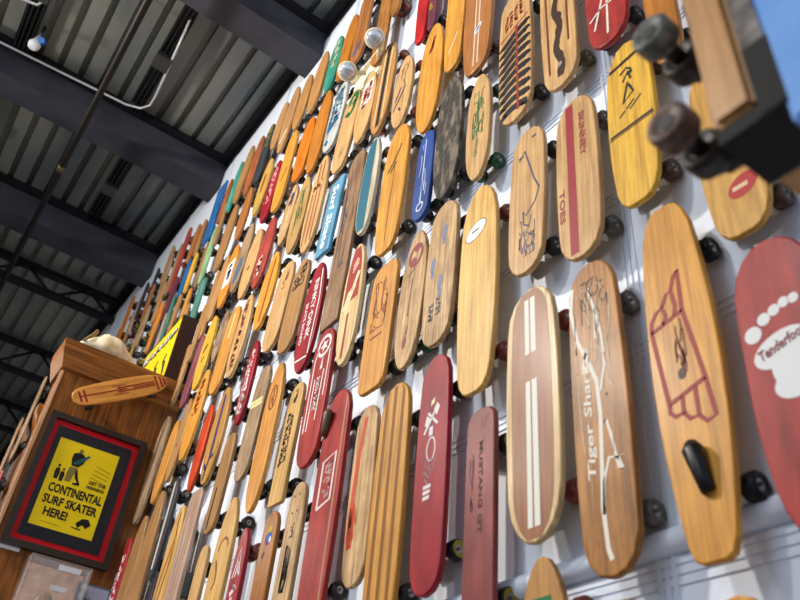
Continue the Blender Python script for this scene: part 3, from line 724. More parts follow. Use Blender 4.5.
board(1.798, 2.472, 0.559, 0.121, 0.041, 'round', 'palewood', 'dark', ['FLAME'], 'pale worn skateboard with orange-red painted streak')
board(2.190, 2.960, 0.574, 0.153, 0.008, 'round', 'red', 'dark', ['STAR'], 'red skateboard with white star in a ring and white outline')
board(2.004, 2.497, 0.794, 0.159, 0.003, 'round', 'brickred', 'dark', ['FRAMEW'], 'long brick red skateboard with white frame and brown foot stop')
board(2.374, 3.417, 0.556, 0.162, -0.016, 'surf', 'crimson', 'dark', ['DINK'], 'crimson skateboard with white rows of lettering and white edge line')
board(2.039, 3.295, 0.567, 0.132, 0.003, 'surf', 'cream', 'black', ['OVALRED'], 'cream skateboard with red teardrop panel at its top')
board(2.189, 3.752, 0.982, 0.138, -0.006, 'squarebot', 'driftwood', 'none', ['SCR_GREY'], 'very long weathered grey-brown plank board')
board(2.367, 3.977, 0.453, 0.123, -0.070, 'square', 'lightblue', 'dark', ['STATE'], 'light blue flat-ended skateboard with white lettering')
board(2.051, 3.932, 0.579, 0.125, -0.002, 'surf', 'tealwhite', 'brownw', ['TEALH'], 'teal skateboard with broad cream edge')
board(2.576, 4.223, 0.649, 0.162, -0.024, 'surf', 'tan', 'dark', ['STR3R'], 'tan skateboard with three dark red stripes')
board(2.757, 4.276, 0.523, 0.158, -0.034, 'surf', 'olivetan', 'dark', ['SCR_GREEN'], 'olive tan skateboard with green scribble, left of the red-striped one')
board(2.903, 4.381, 0.425, 0.129, -0.057, 'surf', 'palewood', 'dark', ['PURPDOT'], 'slim pale skateboard with two dark blue blots')
board(2.378, 4.586, 0.582, 0.162, -0.070, 'hull', 'tan', 'dark', ['GREENG'], 'tan skateboard with green curl emblem at top, under the lamp')
board(2.549, 4.856, 0.536, 0.162, -0.036, 'round', 'whiteblue', 'dark', ['BLUELET'], 'white skateboard covered with blue lettering')
board(2.212, 4.605, 0.510, 0.155, -0.040, 'surf', 'tan', 'dark', ['REDLAB'], 'tan skateboard with white and red sticker, beside the lamp')
board(2.051, 4.599, 0.672, 0.155, -0.021, 'surf', 'striped', 'clay', ['BLKSTR'], 'brown skateboard with black centre stripe and clay red wheels')
board(2.734, 4.910, 0.682, 0.162, -0.018, 'surf', 'amber', 'dark', [], 'amber skateboard directly right of the deep orange one')
board(2.908, 4.910, 0.515, 0.162, -0.033, 'hull', 'orange', 'dark', [], 'deep orange skateboard with a slanted bottom end')
board(3.134, 4.921, 0.674, 0.147, -0.022, 'hull', 'honey', 'brownw', ['SLASHD'], 'long honey yellow skateboard with small dark slash')
board(3.288, 4.862, 0.506, 0.147, -0.058, 'surf', 'crimson', 'dark', ['WSCRIPT'], 'slim crimson skateboard with pale script')
board(3.461, 5.037, 0.487, 0.159, -0.070, 'surf', 'olivegold', 'dark', ['REDMARK'], 'slim olive gold skateboard left of the crimson scripted one')
board(3.640, 5.505, 0.573, 0.148, -0.068, 'surf', 'charcoal', 'dark', ['YELLET'], 'charcoal skateboard with yellow lettering under the ceiling')
board(3.797, 5.519, 0.582, 0.158, -0.048, 'surf', 'redtan', 'dark', [], 'slim red and tan skateboard left of the charcoal one')
board(3.982, 5.583, 0.566, 0.148, -0.068, 'surf', 'brown', 'dark', [], 'slim brown skateboard overlapping the teal one near ceiling')
board(4.120, 5.563, 0.510, 0.114, -0.026, 'surf', 'teal', 'dark', [], 'teal skateboard partly hidden behind a slim brown one')
board(4.268, 5.527, 0.444, 0.094, -0.059, 'surf', 'redtan', 'dark', [], 'very thin red-brown skateboard between teal and blue ones')
board(4.451, 5.543, 0.601, 0.162, 0.034, 'square', 'blue2', 'dark', [], 'bright blue slim skateboard at the far end')
board(2.750, 5.549, 0.527, 0.154, -0.039, 'surf', 'greenteal', 'dark', ['CREAMSC'], 'green-teal skateboard with cream script under the ceiling beam')
board(2.942, 5.574, 0.579, 0.162, -0.048, 'surf', 'tan2', 'dark', [], 'tan pointed skateboard just left of the green-teal one')
board(3.133, 5.563, 0.513, 0.162, -0.070, 'surf', 'tan2', 'dark', [], 'tan pointed skateboard third from the green-teal one, towards the corner')
board(3.317, 5.562, 0.646, 0.158, -0.036, 'surf', 'tan3', 'dark', ['WSLASH'], 'tan skateboard with a short white slash under the ceiling edge')
board(3.474, 5.642, 0.458, 0.151, -0.070, 'surf', 'tan3', 'dark', [], 'slim tan skateboard right of the charcoal yellow-lettered one')
board(2.596, 5.542, 0.627, 0.143, -0.051, 'surf', 'amber', 'dark', [], 'dark amber skateboard right of the green-teal one')
board(2.443, 5.584, 0.720, 0.150, -0.007, 'round', 'copper', 'dark', ['BLUESL'], 'long copper brown skateboard with blue slash at its foot')
board(2.180, 5.276, 0.720, 0.130, 0.010, 'round', 'oldwood', 'dark', [], 'rough brown wood-grain skateboard behind the large round lamp')
board(2.066, 5.516, 0.587, 0.089, 0.001, 'round', 'oldwood', 'clay', [], 'short brown skateboard above the red one, top edge')
board(1.783, 4.960, 0.644, 0.094, 0.006, 'hull', 'red2', 'greenw', [], 'bright red skateboard with dark green wheels at top edge')
board(1.692, 4.932, 0.584, 0.075, -0.006, 'hull', 'plum', 'dark', ['YELA'], 'plum skateboard with yellow letters at top edge')
board(2.742, 3.679, 0.503, 0.162, -0.060, 'round', 'tan', 'dark', ['SCR_RED2'], 'plain light tan skateboard right of the red lettered small one')
board(2.564, 3.580, 0.498, 0.157, -0.053, 'round', 'brown', 'dark', ['SCR_DK'], 'brown skateboard with dark scribbled drawing near its top')
board(2.943, 3.891, 0.481, 0.162, -0.052, 'surf', 'orangeyel', 'dark', ['REDLINE'], 'orange-yellow skateboard with thin red centre line')
board(3.165, 3.733, 0.502, 0.158, -0.027, 'surf', 'tan', 'dark', ['TXTRED'], 'tan skateboard with worn red-brown lettering down its length')
board(3.339, 3.735, 0.535, 0.162, -0.047, 'round', 'orangewood', 'dark', ['PALELN'], 'amber brown skateboard with pale line right of the small grey-tan one')
board(3.306, 4.301, 0.502, 0.162, -0.050, 'surf', 'tan', 'dark', ['REDSPOT'], 'tan skateboard with tiny red mark, left of the faded red one')
board(3.130, 4.267, 0.495, 0.162, -0.044, 'surf', 'fadedred', 'dark', ['WSPLASH'], 'faded red skateboard with white splash near its tail')
board(3.479, 4.460, 0.514, 0.162, -0.051, 'surf', 'greytan', 'dark', ['BLUESP'], 'grey-tan skateboard with a blue-grey patch near its tail')
board(3.645, 4.418, 0.480, 0.153, -0.027, 'surf', 'orange2', 'dark', ['LABELW'], 'orange skateboard with white and navy label')
board(3.778, 4.408, 0.510, 0.100, -0.046, 'surf', 'tan3', 'dark', [], 'slim tan skateboard directly left of the labelled orange one')
board(3.867, 4.333, 0.539, 0.067, 0.032, 'surf', 'brown', 'dark', [], 'narrow brown skateboard left of the slim tan one, beside the green one')
board(3.948, 4.939, 0.581, 0.162, -0.070, 'surf', 'brown2', 'dark', [], 'weathered brown skateboard below the teal one')
board(3.701, 4.980, 0.462, 0.137, -0.019, 'surf', 'copper', 'dark', [], 'short copper skateboard below the red and tan one')
board(4.268, 4.997, 0.532, 0.090, 0.004, 'surf', 'mint', 'dark', [], 'slim mint green skateboard below the bright blue one')
board(4.171, 4.536, 0.337, 0.103, -0.005, 'square', 'darkteal', 'dark', [], 'short dull teal skateboard just above the yellow sign')
board(3.671, 3.880, 0.495, 0.145, -0.019, 'surf', 'yellow', 'dark', ['BIRD'], 'yellow skateboard with two small dark birds')
board(3.803, 3.818, 0.476, 0.105, -0.048, 'hull', 'mauve', 'dark', [], 'dull mauve-red skateboard beside the yellow sign')
board(4.028, 3.898, 0.412, 0.095, -0.070, 'round', 'tan3', 'dark', [], 'thin tan skateboard overlapped by the mauve one')
board(3.478, 3.887, 0.332, 0.117, -0.050, 'surf', 'greytan', 'dark', ['SCR_GREY'], 'small grey-tan skateboard left of the amber brown pale-lined one')
board(3.540, 3.435, 0.518, 0.160, -0.062, 'surf', 'yelorange', 'brownw', ['REDKANJI'], 'yellow-orange skateboard with red brushed marks')
board(3.308, 3.162, 0.451, 0.095, -0.017, 'surf', 'orangered', 'black', [], 'slim orange-red skateboard beside the blue-striped one')
board(3.137, 3.163, 0.494, 0.162, -0.007, 'surf', 'striped2', 'dark', ['BLUESTR', 'YMARK'], 'tan skateboard with long blue centre stripe')
board(2.910, 3.342, 0.441, 0.103, -0.016, 'surf', 'crimson', 'dark', ['WTXT'], 'small red skateboard with white lettering and pointed tail')
board(2.937, 2.865, 0.448, 0.115, -0.031, 'round', 'brown2', 'dark', ['GROOVE'], 'slim brown skateboard below the red lettered small one')
board(2.731, 3.067, 0.531, 0.130, -0.052, 'round', 'greytan', 'dark', ['YELBAND'], 'greyish skateboard with pale yellow cross band')
board(2.570, 2.951, 0.652, 0.135, -0.009, 'surf', 'orangewood', 'dark', ['CIRCR'], 'amber skateboard with faint red oval drawn near its top')
board(2.357, 2.835, 0.487, 0.107, -0.029, 'squarebot', 'yelwood', 'black', ['BLKTXT'], 'yellow wood skateboard with black lettering and tiny figure')
board(2.738, 2.418, 0.636, 0.152, -0.002, 'surf', 'yelwood', 'dark', ['SBIG'], 'yellowish wood skateboard with faint curling red letter')
board(2.925, 2.347, 0.493, 0.095, 0.003, 'round', 'tan', 'dark', [], 'small tan skateboard low left of the yellowish wood one')
board(2.559, 2.333, 0.467, 0.095, 0.015, 'surf', 'crimson', 'clay', ['WARROW'], 'crimson skateboard with white arrow and white squiggle, red wheel')
board(2.356, 2.334, 0.469, 0.108, 0.001, 'round', 'darkamber', 'dark', ['STICKER'], 'dark amber skateboard with small multicoloured sticker')
board(2.190, 2.361, 0.521, 0.112, -0.005, 'round', 'palewood', 'black', ['BOLTS', 'SCR_DK2'], 'pale glossy skateboard with four bolt heads and dark ink drawing')
board(3.180, 2.504, 0.808, 0.144, 0.015, 'squaretop', 'pinkgrey', 'none', ['GROOVE3'], 'wide pinkish grey grooved board')
board(3.325, 2.490, 0.780, 0.136, 0.015, 'surf', 'yelwood', 'dark', ['REDCURVE'], 'yellow wood skateboard with crossing red curves')
board(3.516, 2.827, 0.490, 0.095, 0.011, 'surf', 'charcoal', 'dark', ['CHROME'], 'slim chrome and black metal skateboard')
board(3.692, 2.582, 0.963, 0.157, 0.015, 'surf', 'brown2', 'dark', [], 'brown skateboard left of the chrome metal one')
board(3.857, 2.540, 0.881, 0.162, 0.015, 'surf', 'brown2', 'dark', [], 'brown skateboard right of the red lettered one low by the cabinet')
board(4.025, 2.506, 0.811, 0.147, 0.015, 'surf', 'brickred', 'none', ['WTXT'], 'brick red skateboard with white lettering against the cabinet')
board(3.812, 3.266, 0.467, 0.130, -0.070, 'surf', 'orangewood', 'dark', [], 'slim orange tan skateboard over the cabinet edge')
board(4.026, 3.297, 0.626, 0.162, -0.045, 'surf', 'greytan', 'none', [], 'grey-tan skateboard hanging closest to the framed poster')
board(3.684, 3.344, 0.475, 0.106, -0.037, 'surf', 'brown', 'dark', ['REDSPOT'], 'brown skateboard left of the yellow-orange red-marked one')
board(0.687, 1.654, 0.600, 0.139, -0.018, 'round', 'orangewood', 'dark', [], 'orange wood skateboard tip at the bottom right')
board(0.896, 1.690, 0.600, 0.159, -0.006, 'round', 'oldwood', 'dark', [], 'dark wood skateboard tip below the Tiger Shark one')

# dim far end of the wall
FAR = [
    (6.462, 5.614, 0.619, 0.097, 0.020, 'orange'),
    (5.710, 5.406, 0.399, 0.073, -0.004, 'copper'),
    (5.393, 5.485, 0.524, 0.086, 0.009, 'greytan'),
    (5.063, 5.474, 0.694, 0.095, 0.020, 'fadedred'),
    (4.786, 5.455, 0.409, 0.118, 0.001, 'copper'),
    (5.164, 5.439, 0.547, 0.095, 0.020, 'greytan'),
    (4.642, 5.416, 0.380, 0.085, 0.004, 'brown2'),
    (4.712, 5.059, 0.367, 0.086, -0.012, 'blue2'),
    (5.136, 4.838, 0.478, 0.095, 0.012, 'orange2'),
    (5.584, 5.087, 0.420, 0.084, -0.028, 'greytan'),
    (5.664, 4.999, 0.399, 0.059, -0.028, 'tan3'),
    (4.812, 4.754, 0.420, 0.076, 0.013, 'darkteal'),
    (4.889, 4.618, 0.420, 0.065, -0.028, 'pinkgrey'),
    (4.652, 4.678, 0.378, 0.084, -0.020, 'brown'),
    (4.358, 4.398, 0.420, 0.072, -0.028, 'tan3'),
    (4.580, 5.029, 0.380, 0.083, -0.020, 'yellow'),
    (6.089, 5.486, 0.420, 0.059, 0.019, 'pinkgrey'),
    (6.547, 5.378, 0.420, 0.064, -0.028, 'brown'),
    (6.017, 5.607, 0.420, 0.079, 0.020, 'charcoal'),
    (4.951, 5.009, 0.414, 0.095, -0.028, 'plum'),
    (4.992, 4.587, 0.414, 0.095, -0.022, 'charcoal'),
    (4.349, 4.958, 0.420, 0.059, 0.004, 'brown2'),
    (6.152, 5.304, 0.420, 0.060, 0.013, 'brown'),
    (5.283, 5.160, 0.420, 0.095, -0.014, 'tan3'),
    (4.432, 4.578, 0.420, 0.072, -0.028, 'orangewood'),
    (3.933, 4.155, 0.420, 0.059, -0.028, 'brown'),
    (4.190, 5.235, 0.420, 0.059, 0.013, 'brown2'),
    (5.778, 5.620, 0.420, 0.059, -0.028, 'charcoal'),
    (5.479, 5.683, 0.420, 0.074, -0.028, 'brown'),
]
CN = dict(orange='orange', copper='coppery', greengrey='grey-green', fadedred='faded red', mint='pale green', plum='plum', blue2='blue', orange2='bright orange', greytan='grey-tan', tan3='tan', darkteal='dull teal', pinkgrey='pinkish grey', brown='brown', yellow='yellow', charcoal='charcoal', brown2='weathered brown', mauve='mauve', orangewood='light orange wood')
ORD = ['first', 'second', 'third', 'fourth', 'fifth', 'sixth', 'seventh', 'eighth', 'ninth', 'tenth', 'eleventh', 'twelfth', 'thirteenth', 'fourteenth', 'fifteenth', 'sixteenth', 'seventeenth']
rows = {}
for f in sorted(FAR, key=lambda q: -q[0]):
    rw = 'top' if f[1] + f[2] / 2 > 5.3 else 'lower'
    rows.setdefault(rw, []).append(f)
for rw, fs in rows.items():
    for i, (x, z, L, W, t, c) in enumerate(fs):
        la = 'dim %s skateboard, %s from the far end in the %s far row' % (CN[c], ORD[i], 'highest' if rw == 'top' else 'lower')
        board(x, z, L, W, t, ('surf', 'hull', 'round')[i % 3], c, ('dark', 'dark', 'black', 'olive', 'brownw')[i % 5], [], la, group='dim skateboards at the far end of the wall', y=0.002)
# boards of the far end with their wheels turned to the room
k = 0
for x, z, c in [(6.394, 4.675, 'brown'), (6.263, 4.747, 'charcoal'), (6.259, 5.445, 'plum'), (6.142, 4.55, 'mauve'), (6.037, 5.023, 'copper'), (5.895, 5.158, 'greytan'), (5.895, 4.705, 'brown2'), (5.885, 5.564, 'darkteal'), (5.687, 4.501, 'orange'), (5.54, 4.493, 'tan3'), (5.404, 4.768, 'pinkgrey'), (5.268, 4.553, 'yellow'), (4.924, 5.5, 'orangewood'), (4.543, 4.484, 'mint')]:
    r = empty('skateboard', wall_frame(x, z, 0.0, 0)); L, W = 0.40, 0.115
    obj('deck', make_deck('round', W, L, 0.0, 0.018), deckmat(c), r)
    for s in (-1, 1):
        t = bpy.data.objects.new('truck', truck_mesh(W)); COL.objects.link(t); t.parent = r; t.location = (0, s * .13, .083); t.scale = (1, 1, -1)
        for q in (-1, 1):
            w = bpy.data.objects.new('wheel', wheel_mesh(('yellowhub', 'dark', 'clay', 'olive', 'white')[k % 5])); COL.objects.link(w); w.parent = t; w.location = (q * .05, 0, .031)
    tag(r, '%s skateboard hung with its wheels towards the room, %s from the far end' % (CN[c] if c in CN else c, ORD[k]), 'skateboard', 'far skateboards hung wheels out'); k += 1

# ------------------------------------------------------------------ emergency light
M_CREAM = solid('cream_plastic', 'e6dcc0', 0.45)
M_LENS = noisy('lamp_lens', 'b8bcc4', 'f4f6fa', (60, 60, 60), rough=0.12, metal=0.6, bump=0.3)

o = empty('emergency_light', wall_frame(2.30, 4.95))
b1 = bmesh.new(); bevel_box(b1, -0.13, 0.13, -0.08, 0.08, 0.0, 0.062, 0.008); bevel_box(b1, -0.135, 0.135, 0.065, 0.085, 0.0, 0.085, 0.004); obj('housing', b1, M_CREAM, o)
for (dx, dy) in ((0.245, -0.045), (-0.005, -0.045)):
    b1 = bmesh.new(); tube(b1, [(dx * .5 + .02, 0.0, 0.08), (dx * .9, dy * .5, 0.125), (dx, dy, 0.14)], 0.014, 10); obj('arm', b1, M_CREAM, o)
    hd = bpy.data.objects.new('lamp_head', None); COL.objects.link(hd); hd.parent = o; hd.location = (dx, dy, 0.17)
    aim = Vector((2.0, -3.2, 1.6)).normalized()
    hd.rotation_euler = aim.to_track_quat('Z', 'Y').to_euler()
    b1 = bmesh.new(); lathe(b1, [(-0.05, 0.018), (-0.04, 0.034), (-0.01, 0.048), (0.006, 0.052), (0.010, 0.050), (0.010, 0.044)], 'Z', 24); obj('shade', b1, M_CREAM, hd)
    b1 = bmesh.new(); lathe(b1, [(0.0095, 0.045), (0.018, 0.034), (0.022, 0.018), (0.023, 0.004)], 'Z', 24); obj('lens', b1, M_LENS, hd)
tag(o, 'cream emergency light with two round clear lamp heads', 'emergency light')


# ------------------------------------------------------------------ wooden display cabinet
XC = 4.08
M_OAK = noisy('oak_panel', '44240b', '8f5826', (3, 60, 3.0), detail=6, rough=0.5, lo=0.28, hi=0.7, dist=1.2)
M_OAKH = noisy('oak_crown', '5a3010', 'a46a30', (50, 3, 40), detail=5, rough=0.45, lo=0.28, hi=0.7, dist=0.6)
M_OAKL = noisy('oak_edge', 'a87c58', 'd0a888', (30, 30, 3), rough=0.4)
def cabinet(x0, x1, y0, y1, zt, label):
    o = empty('display_cabinet', Matrix.Translation((x0, (y0 + y1) / 2, 0))); cy = (y0 + y1) / 2; h = (y1 - y0) / 2; d = x1 - x0
    b1 = bmesh.new(); box(b1, 0, d, -h, h, 0, zt); obj('carcass', b1, M_OAK, o)
    b1 = bmesh.new()
    pr = [(0.0, 0.0), (-0.018, 0.01), (-0.03, 0.05), (-0.052, 0.12), (-0.058, 0.165), (0.0, 0.165)]
    # crown moulding swept round front and left side, open to the wall
    path = []
    for (ox, oz) in pr: path.append([(d, h - ox, zt - 0.02 + oz), (ox, h - ox, zt - 0.02 + oz), (ox, -h, zt - 0.02 + oz)])
    vs = [[b1.verts.new(p) for p in row] for row in path]
    for i in range(len(vs)):
        a, b = vs[i], vs[(i + 1) % len(vs)]
        for j in range(2): b1.faces.new((a[j], a[j + 1], b[j + 1], b[j]))
    b1.faces.new([r[0] for r in vs]); b1.faces.new([r[2] for r in vs])
    obj('crown_moulding', b1, M_OAKH, o)
    b1 = bmesh.new(); box(b1, 0.002, d, -h, h, zt, zt + 0.146); obj('top_panel', b1, M_OAK, o)
    b1 = bmesh.new(); bevel_box(b1, -0.006, 0.02, h - 0.004, h + 0.014, 0, zt - 0.022); obj('edge_strip', b1, M_OAKL, o)
    tag(o, label, 'cabinet')
    return o
cabinet(XC, XC + 0.22, 0.014, 0.684, 3.70, 'tall oak cabinet holding the framed yellow poster')
o = cabinet(4.86, 5.5, 0.014, 0.60, 3.65, 'second oak cabinet further away behind the first one at the left')

# framed poster on the cabinet front
YC, ZC = (0.648 + 0.125) / 2, (3.455 + 2.75) / 2; FW, FH = 0.523, 0.705
o = empty('framed_poster', panel_frame(XC, YC + 0.012, ZC - 0.022))
def rect_ring(name, w, h, t, z0, z1, m, par):
    b1 = bmesh.new()
    box(b1, -w / 2, w / 2, h / 2 - t, h / 2, z0, z1); box(b1, -w / 2, w / 2, -h / 2, -h / 2 + t, z0, z1)
    box(b1, -w / 2, -w / 2 + t, -h / 2 + t, h / 2 - t, z0, z1); box(b1, w / 2 - t, w / 2, -h / 2 + t, h / 2 - t, z0, z1)
    return obj(name, b1, m, par)
rect_ring('frame', FW, FH, 0.032, 0.0, 0.035, solid('frame_black_wood', '2b2420', 0.4), o)
b1 = bmesh.new(); box(b1, -FW / 2 + .03, FW / 2 - .03, -FH / 2 + .03, FH / 2 - .03, 0.002, 0.012); obj('red_mat', b1, solid('red_mat_board', 'c8081c', 0.6), o)
b1 = bmesh.new(); box(b1, -FW / 2 + .060, FW / 2 - .060, -FH / 2 + .062, FH / 2 - .062, 0.012, 0.015); obj('black_mat', b1, solid('black_mat_board', '1d222b', 0.45), o)
PW, PH = 0.316, 0.462
po = None
b1 = bmesh.new(); box(b1, -PW / 2, PW / 2, -PH / 2, PH / 2, 0.015, 0.017); po = obj('poster', b1, noisy('poster_yellow', 'e6cb0c', 'efd61a', (5, 5, 5), rough=0.55), o)
po.location = (-0.0135, 0.0, 0); 
BLK = solid('poster_black', '161712', 0.6); GRN = solid('poster_grey_ink', '77703a', 0.6); TEA = solid('poster_teal_ink', '1f5a58', 0.6)
def ptext(s, x, y, w, h, m=BLK):
    me = text_mesh(s, w, h, bold=0.035)
    for v in me.vertices: v.co.x += x; v.co.y += y; v.co.z += 0.0175
    link('lettering', me, m, po)
ptext('CONTINENTAL', 0.008, -0.030, 0.275, 0.048); ptext('SURF SKATER', 0.002, -0.092, 0.275, 0.046); ptext('HERE!', -0.052, -0.152, 0.118, 0.046)
ptext('GET THE', 0.095, 0.048, 0.090, 0.018); ptext('WINNING', 0.090, 0.022, 0.095, 0.018)
def ppoly(name, pts, m, z=0.0175):
    b1 = bmesh.new(); poly(b1, pts, z - 0.0003, z); obj(name, b1, m, po)
def S(pts, x, y, s): return [(x + a * s, y + b * s) for a, b in pts]
ppoly('figure', S([(-.1, 1.0), (.08, 1.02), (.14, 1.14), (.06, 1.26), (-.08, 1.26), (-.14, 1.12)], -0.035, 0.095, .085), GRN)
ppoly('figure', S([(-.4, .9), (-.1, 1.02), (.2, .98), (.42, .7), (.3, .35), (.1, .1), (-.3, .1), (-.42, .5)], -0.035, 0.095, .085), BLK)
ppoly('figure', S([(.5, 1.02), (.62, .95), (.1, .32), (-.28, .20), (-.22, .36)], -0.035, 0.095, .085), TEA, 0.0178)
ppoly('figure', S([(-.35, .1), (.12, .1), (.0, -.35), (-.08, -.85), (-.4, -.85), (-.42, -.3)], -0.035, 0.090, .085), GRN)
ppoly('figure', S([(.12, .05), (.28, -.4), (.5, -.8), (.42, -.86), (.12, -.5), (.02, -.1)], -0.035, 0.090, .085), BLK)
ppoly('figure', S([(.1, -.82), (.5, -.72), (.52, -.9), (.1, -.94)], -0.035, 0.090, .085), BLK)
for x, y, s in ((-0.115, 0.055, .045), (-0.088, 0.045, .04)):
    ppoly('figure', S([(-.2, .4), (.15, .45), (.3, 0), (.2, -.9), (-.2, -.9), (-.3, 0)], x, y, s), BLK)
    ppoly('figure', S([(-.12, .55), (.12, .55), (.16, .75), (0, .9), (-.16, .75)], x, y, s), BLK)
ppoly('figure', S([(-.6, -.1), (-.1, .5), (.5, .6), (.9, .1), (.5, -.4), (.1, -.1), (-.3, -.5)], 0.085, -0.165, .05), BLK)
ppoly('figure', S([(-.9, -.5), (.1, -.55), (.0, -.7), (-.9, -.6)], 0.085, -0.165, .05), BLK)
R_ = random.Random(5)
b1 = bmesh.new()
for i in range(4):
    y = 0.140 - i * 0.022; x = 0.05 + (3 - i) * 0.004; p = []
    for j in range(26): p.append((x + j * 0.0034, y - j * 0.0006 + 0.005 * math.sin(j * 1.9 + i) * (0.5 + 0.5 * math.sin(j * .7)), 0.0176))
    tube(b1, p, 0.0009, 4)
obj('script', b1, GRN, po)
b1 = bmesh.new(); tube(b1, [(-0.11 + j * .004, -0.205 + .0015 * math.sin(j * 2.2), 0.0176) for j in range(24)], 0.0007, 4); obj('script', b1, BLK, po)
b1 = bmesh.new(); box(b1, -FW / 2 + .031, FW / 2 - .031, -FH / 2 + .031, FH / 2 - .031, 0.022, 0.024)
gm, gnt, gb = newmat('picture_glass'); gb.inputs['Alpha'].default_value = 0.05; gb.inputs['Base Color'].default_value = (0, 0, 0, 1); gb.inputs['Roughness'].default_value = 0.08
obj('glass', b1, gm, o)
tag(o, 'framed yellow skate poster with red and black mat on the oak cabinet', 'poster')

# skateboard on the cabinet front, lying at an angle
SA, SB = Vector((0.579, 3.535)), Vector((0.140, 3.845))

root = board(0, 0, 0.535, 0.125, 0, 'hull', 'orangewood', 'dark', [], 'tan skateboard with red stripes lying slanted across the cabinet top', frame=panel_frame(XC - 0.02, 0.378, 3.645, -math.radians(90 - 34)), group=None)
D = Dec(root.children[0], 'hull', 0.125, 0.535, 9)
D.lines([[(0, .06), (0, .55)], [(.0, .62), (.0, .86)], [(.18, .45), (.18, .86)], [(-.18, .45), (-.18, .86)]], .06, 'b03a26', 'painted_line')
D.lines([[(-.6, .93), (.6, .93)], [(-.7, .88), (.7, .88)], [(-.5, .07), (.5, .07)], [(-.55, .12), (.55, .12)]], .09, 'b8342a', 'painted_line')
D.poly([(-.45, .955), (.45, .955), (.2, .985), (-.2, .985)], 'b8342a')
D.lines([[(-.4, .40), (-.4, .56)], [(.4, .40), (.4, .56)], [(-.4, .48), (.4, .48)]], .05, 'b8684a', 'painted_line')


# things fixed to the cabinet front
def plate(name, y, z, w, h, t, m, label, cat, x=XC):
    o = empty(name, panel_frame(x, y, z)); return o
b1 = bmesh.new(); bevel_box(b1, -0.06, 0.06, -0.011, 0.011, 0, 0.003, 0.001)
o = obj('price_label', b1, solid('label_white', 'dfe0e6', 0.5)); o.matrix_world = panel_frame(XC, 0.615, 2.722); tag(o, 'narrow white label strip below the framed poster at the left edge', 'label')
M_ACR, ant, ab = newmat('acrylic'); ab.inputs['Alpha'].default_value = 0.12; ab.inputs['Roughness'].default_value = 0.15; ab.inputs['Base Color'].default_value = (0.95, 0.95, 1, 1)
o = empty('display_case', panel_frame(XC, 0.365, 2.50))
b1 = bmesh.new(); box(b1, -0.135, 0.135, -0.20, 0.18, 0, 0.006); obj('back_board', b1, M_OAKL, o)
rect_ring('acrylic_cover', 0.29, 0.40, 0.006, 0.0, 0.10, M_ACR, o)
b1 = bmesh.new(); box(b1, -0.135, 0.135, -0.19, 0.19, 0.094, 0.098); obj('acrylic_front', b1, M_ACR, o)
b1 = bmesh.new(); bevel_box(b1, -0.012, 0.095, 0.155, 0.180, 0.0985, 0.1, 0.0004); LW = solid('label_white2', 'cdd0dc', 0.5); obj('paper_label', b1, LW, o)
b1 = bmesh.new(); bevel_box(b1, 0.0, 0.075, 0.085, 0.108, 0.0062, 0.008, 0.0004); obj('paper_label', b1, LW, o)
tag(o, 'clear acrylic case with wood back on the cabinet at bottom left', 'display case')
b1 = bmesh.new(); bmesh.ops.create_uvsphere(b1, u_segments=24, v_segments=14, radius=1)
for v in b1.verts: v.co = Vector((v.co.x * 0.062 * (1 - .15 * v.co.y), v.co.y * 0.13, max(v.co.z, 0) * 0.05 + 0.007))
o2 = obj('brown_relic', b1, noisy('tortoise_brown', '3a2208', 'b0782c', (24, 24, 24), rough=0.35), None, smooth=True); o2.name = 'carved_shell'; o2.matrix_world = panel_frame(XC, 0.385, 2.45, -0.1)
tag(o2, 'mottled brown rounded shell inside the clear acrylic case', 'shell')
o = empty('photo_frame', panel_frame(XC, 0.165, 2.55))
rect_ring('frame', 0.165, 0.21, 0.006, 0, 0.012, solid('thin_grey_frame', '5d6470', 0.4), o)
b1 = bmesh.new(); box(b1, -0.078, 0.078, -0.1, 0.1, 0.001, 0.006); obj('photo', b1, noisy('photo_print', '20242e', 'a8b6cc', (14, 14, 14), detail=2, rough=0.25, lo=0.42, hi=0.6), o)
tag(o, 'small blue-grey photo in a thin frame right of the acrylic case', 'picture')

# yellow sign on top of the cabinet
o = empty('sign_box', Matrix.Translation((4.04, 0.12, 3.85)))
b1 = bmesh.new(); bevel_box(b1, 0.0, 0.62, -0.055, 0.045, 0.0, 0.46, 0.004); obj('casing', b1, solid('sign_dark_wood', '35211a', 0.5), o)
b1 = bmesh.new(); box(b1, 0.008, 0.61, 0.045, 0.047, 0.02, 0.44); obj('face', b1, solid('sign_yellow', 'e8c414', 0.5), o)
b1 = bmesh.new(); b2_ = bmesh.new(); R_ = random.Random(3)
for i in range(26):
    x = 0.02 + i * 0.022
    for (bb, r, dy) in ((b2_, 0.008, 0.0478), (b1, 0.0048, 0.0515)):
        R2 = random.Random(i); p = [(x + R2.uniform(0, .014), dy, 0.32 + R2.uniform(0, .055)) for _ in range(4)]
        tube(bb, p, r, 5)
obj('painted_script', b2_, ink('2a2420'), o); obj('painted_script', b1, ink('ece6dc'), o)
for x, z in ((.07, .14), (.22, .16), (.4, .15)):
    b1 = bmesh.new(); tube(b1, [(x, .048, z - .09), (x + .03, .048, z), (x + .06, .048, z + .03), (x + .03, .048, z + .07)], [.012, .022, .016, .01], 6)
    for v in b1.verts: v.co.y = min(v.co.y, 0.0495)
    obj('painted_figure', b1, ink('3a3020'), o)
tag(o, 'yellow painted sign in a dark wooden box on top of the cabinet', 'sign')

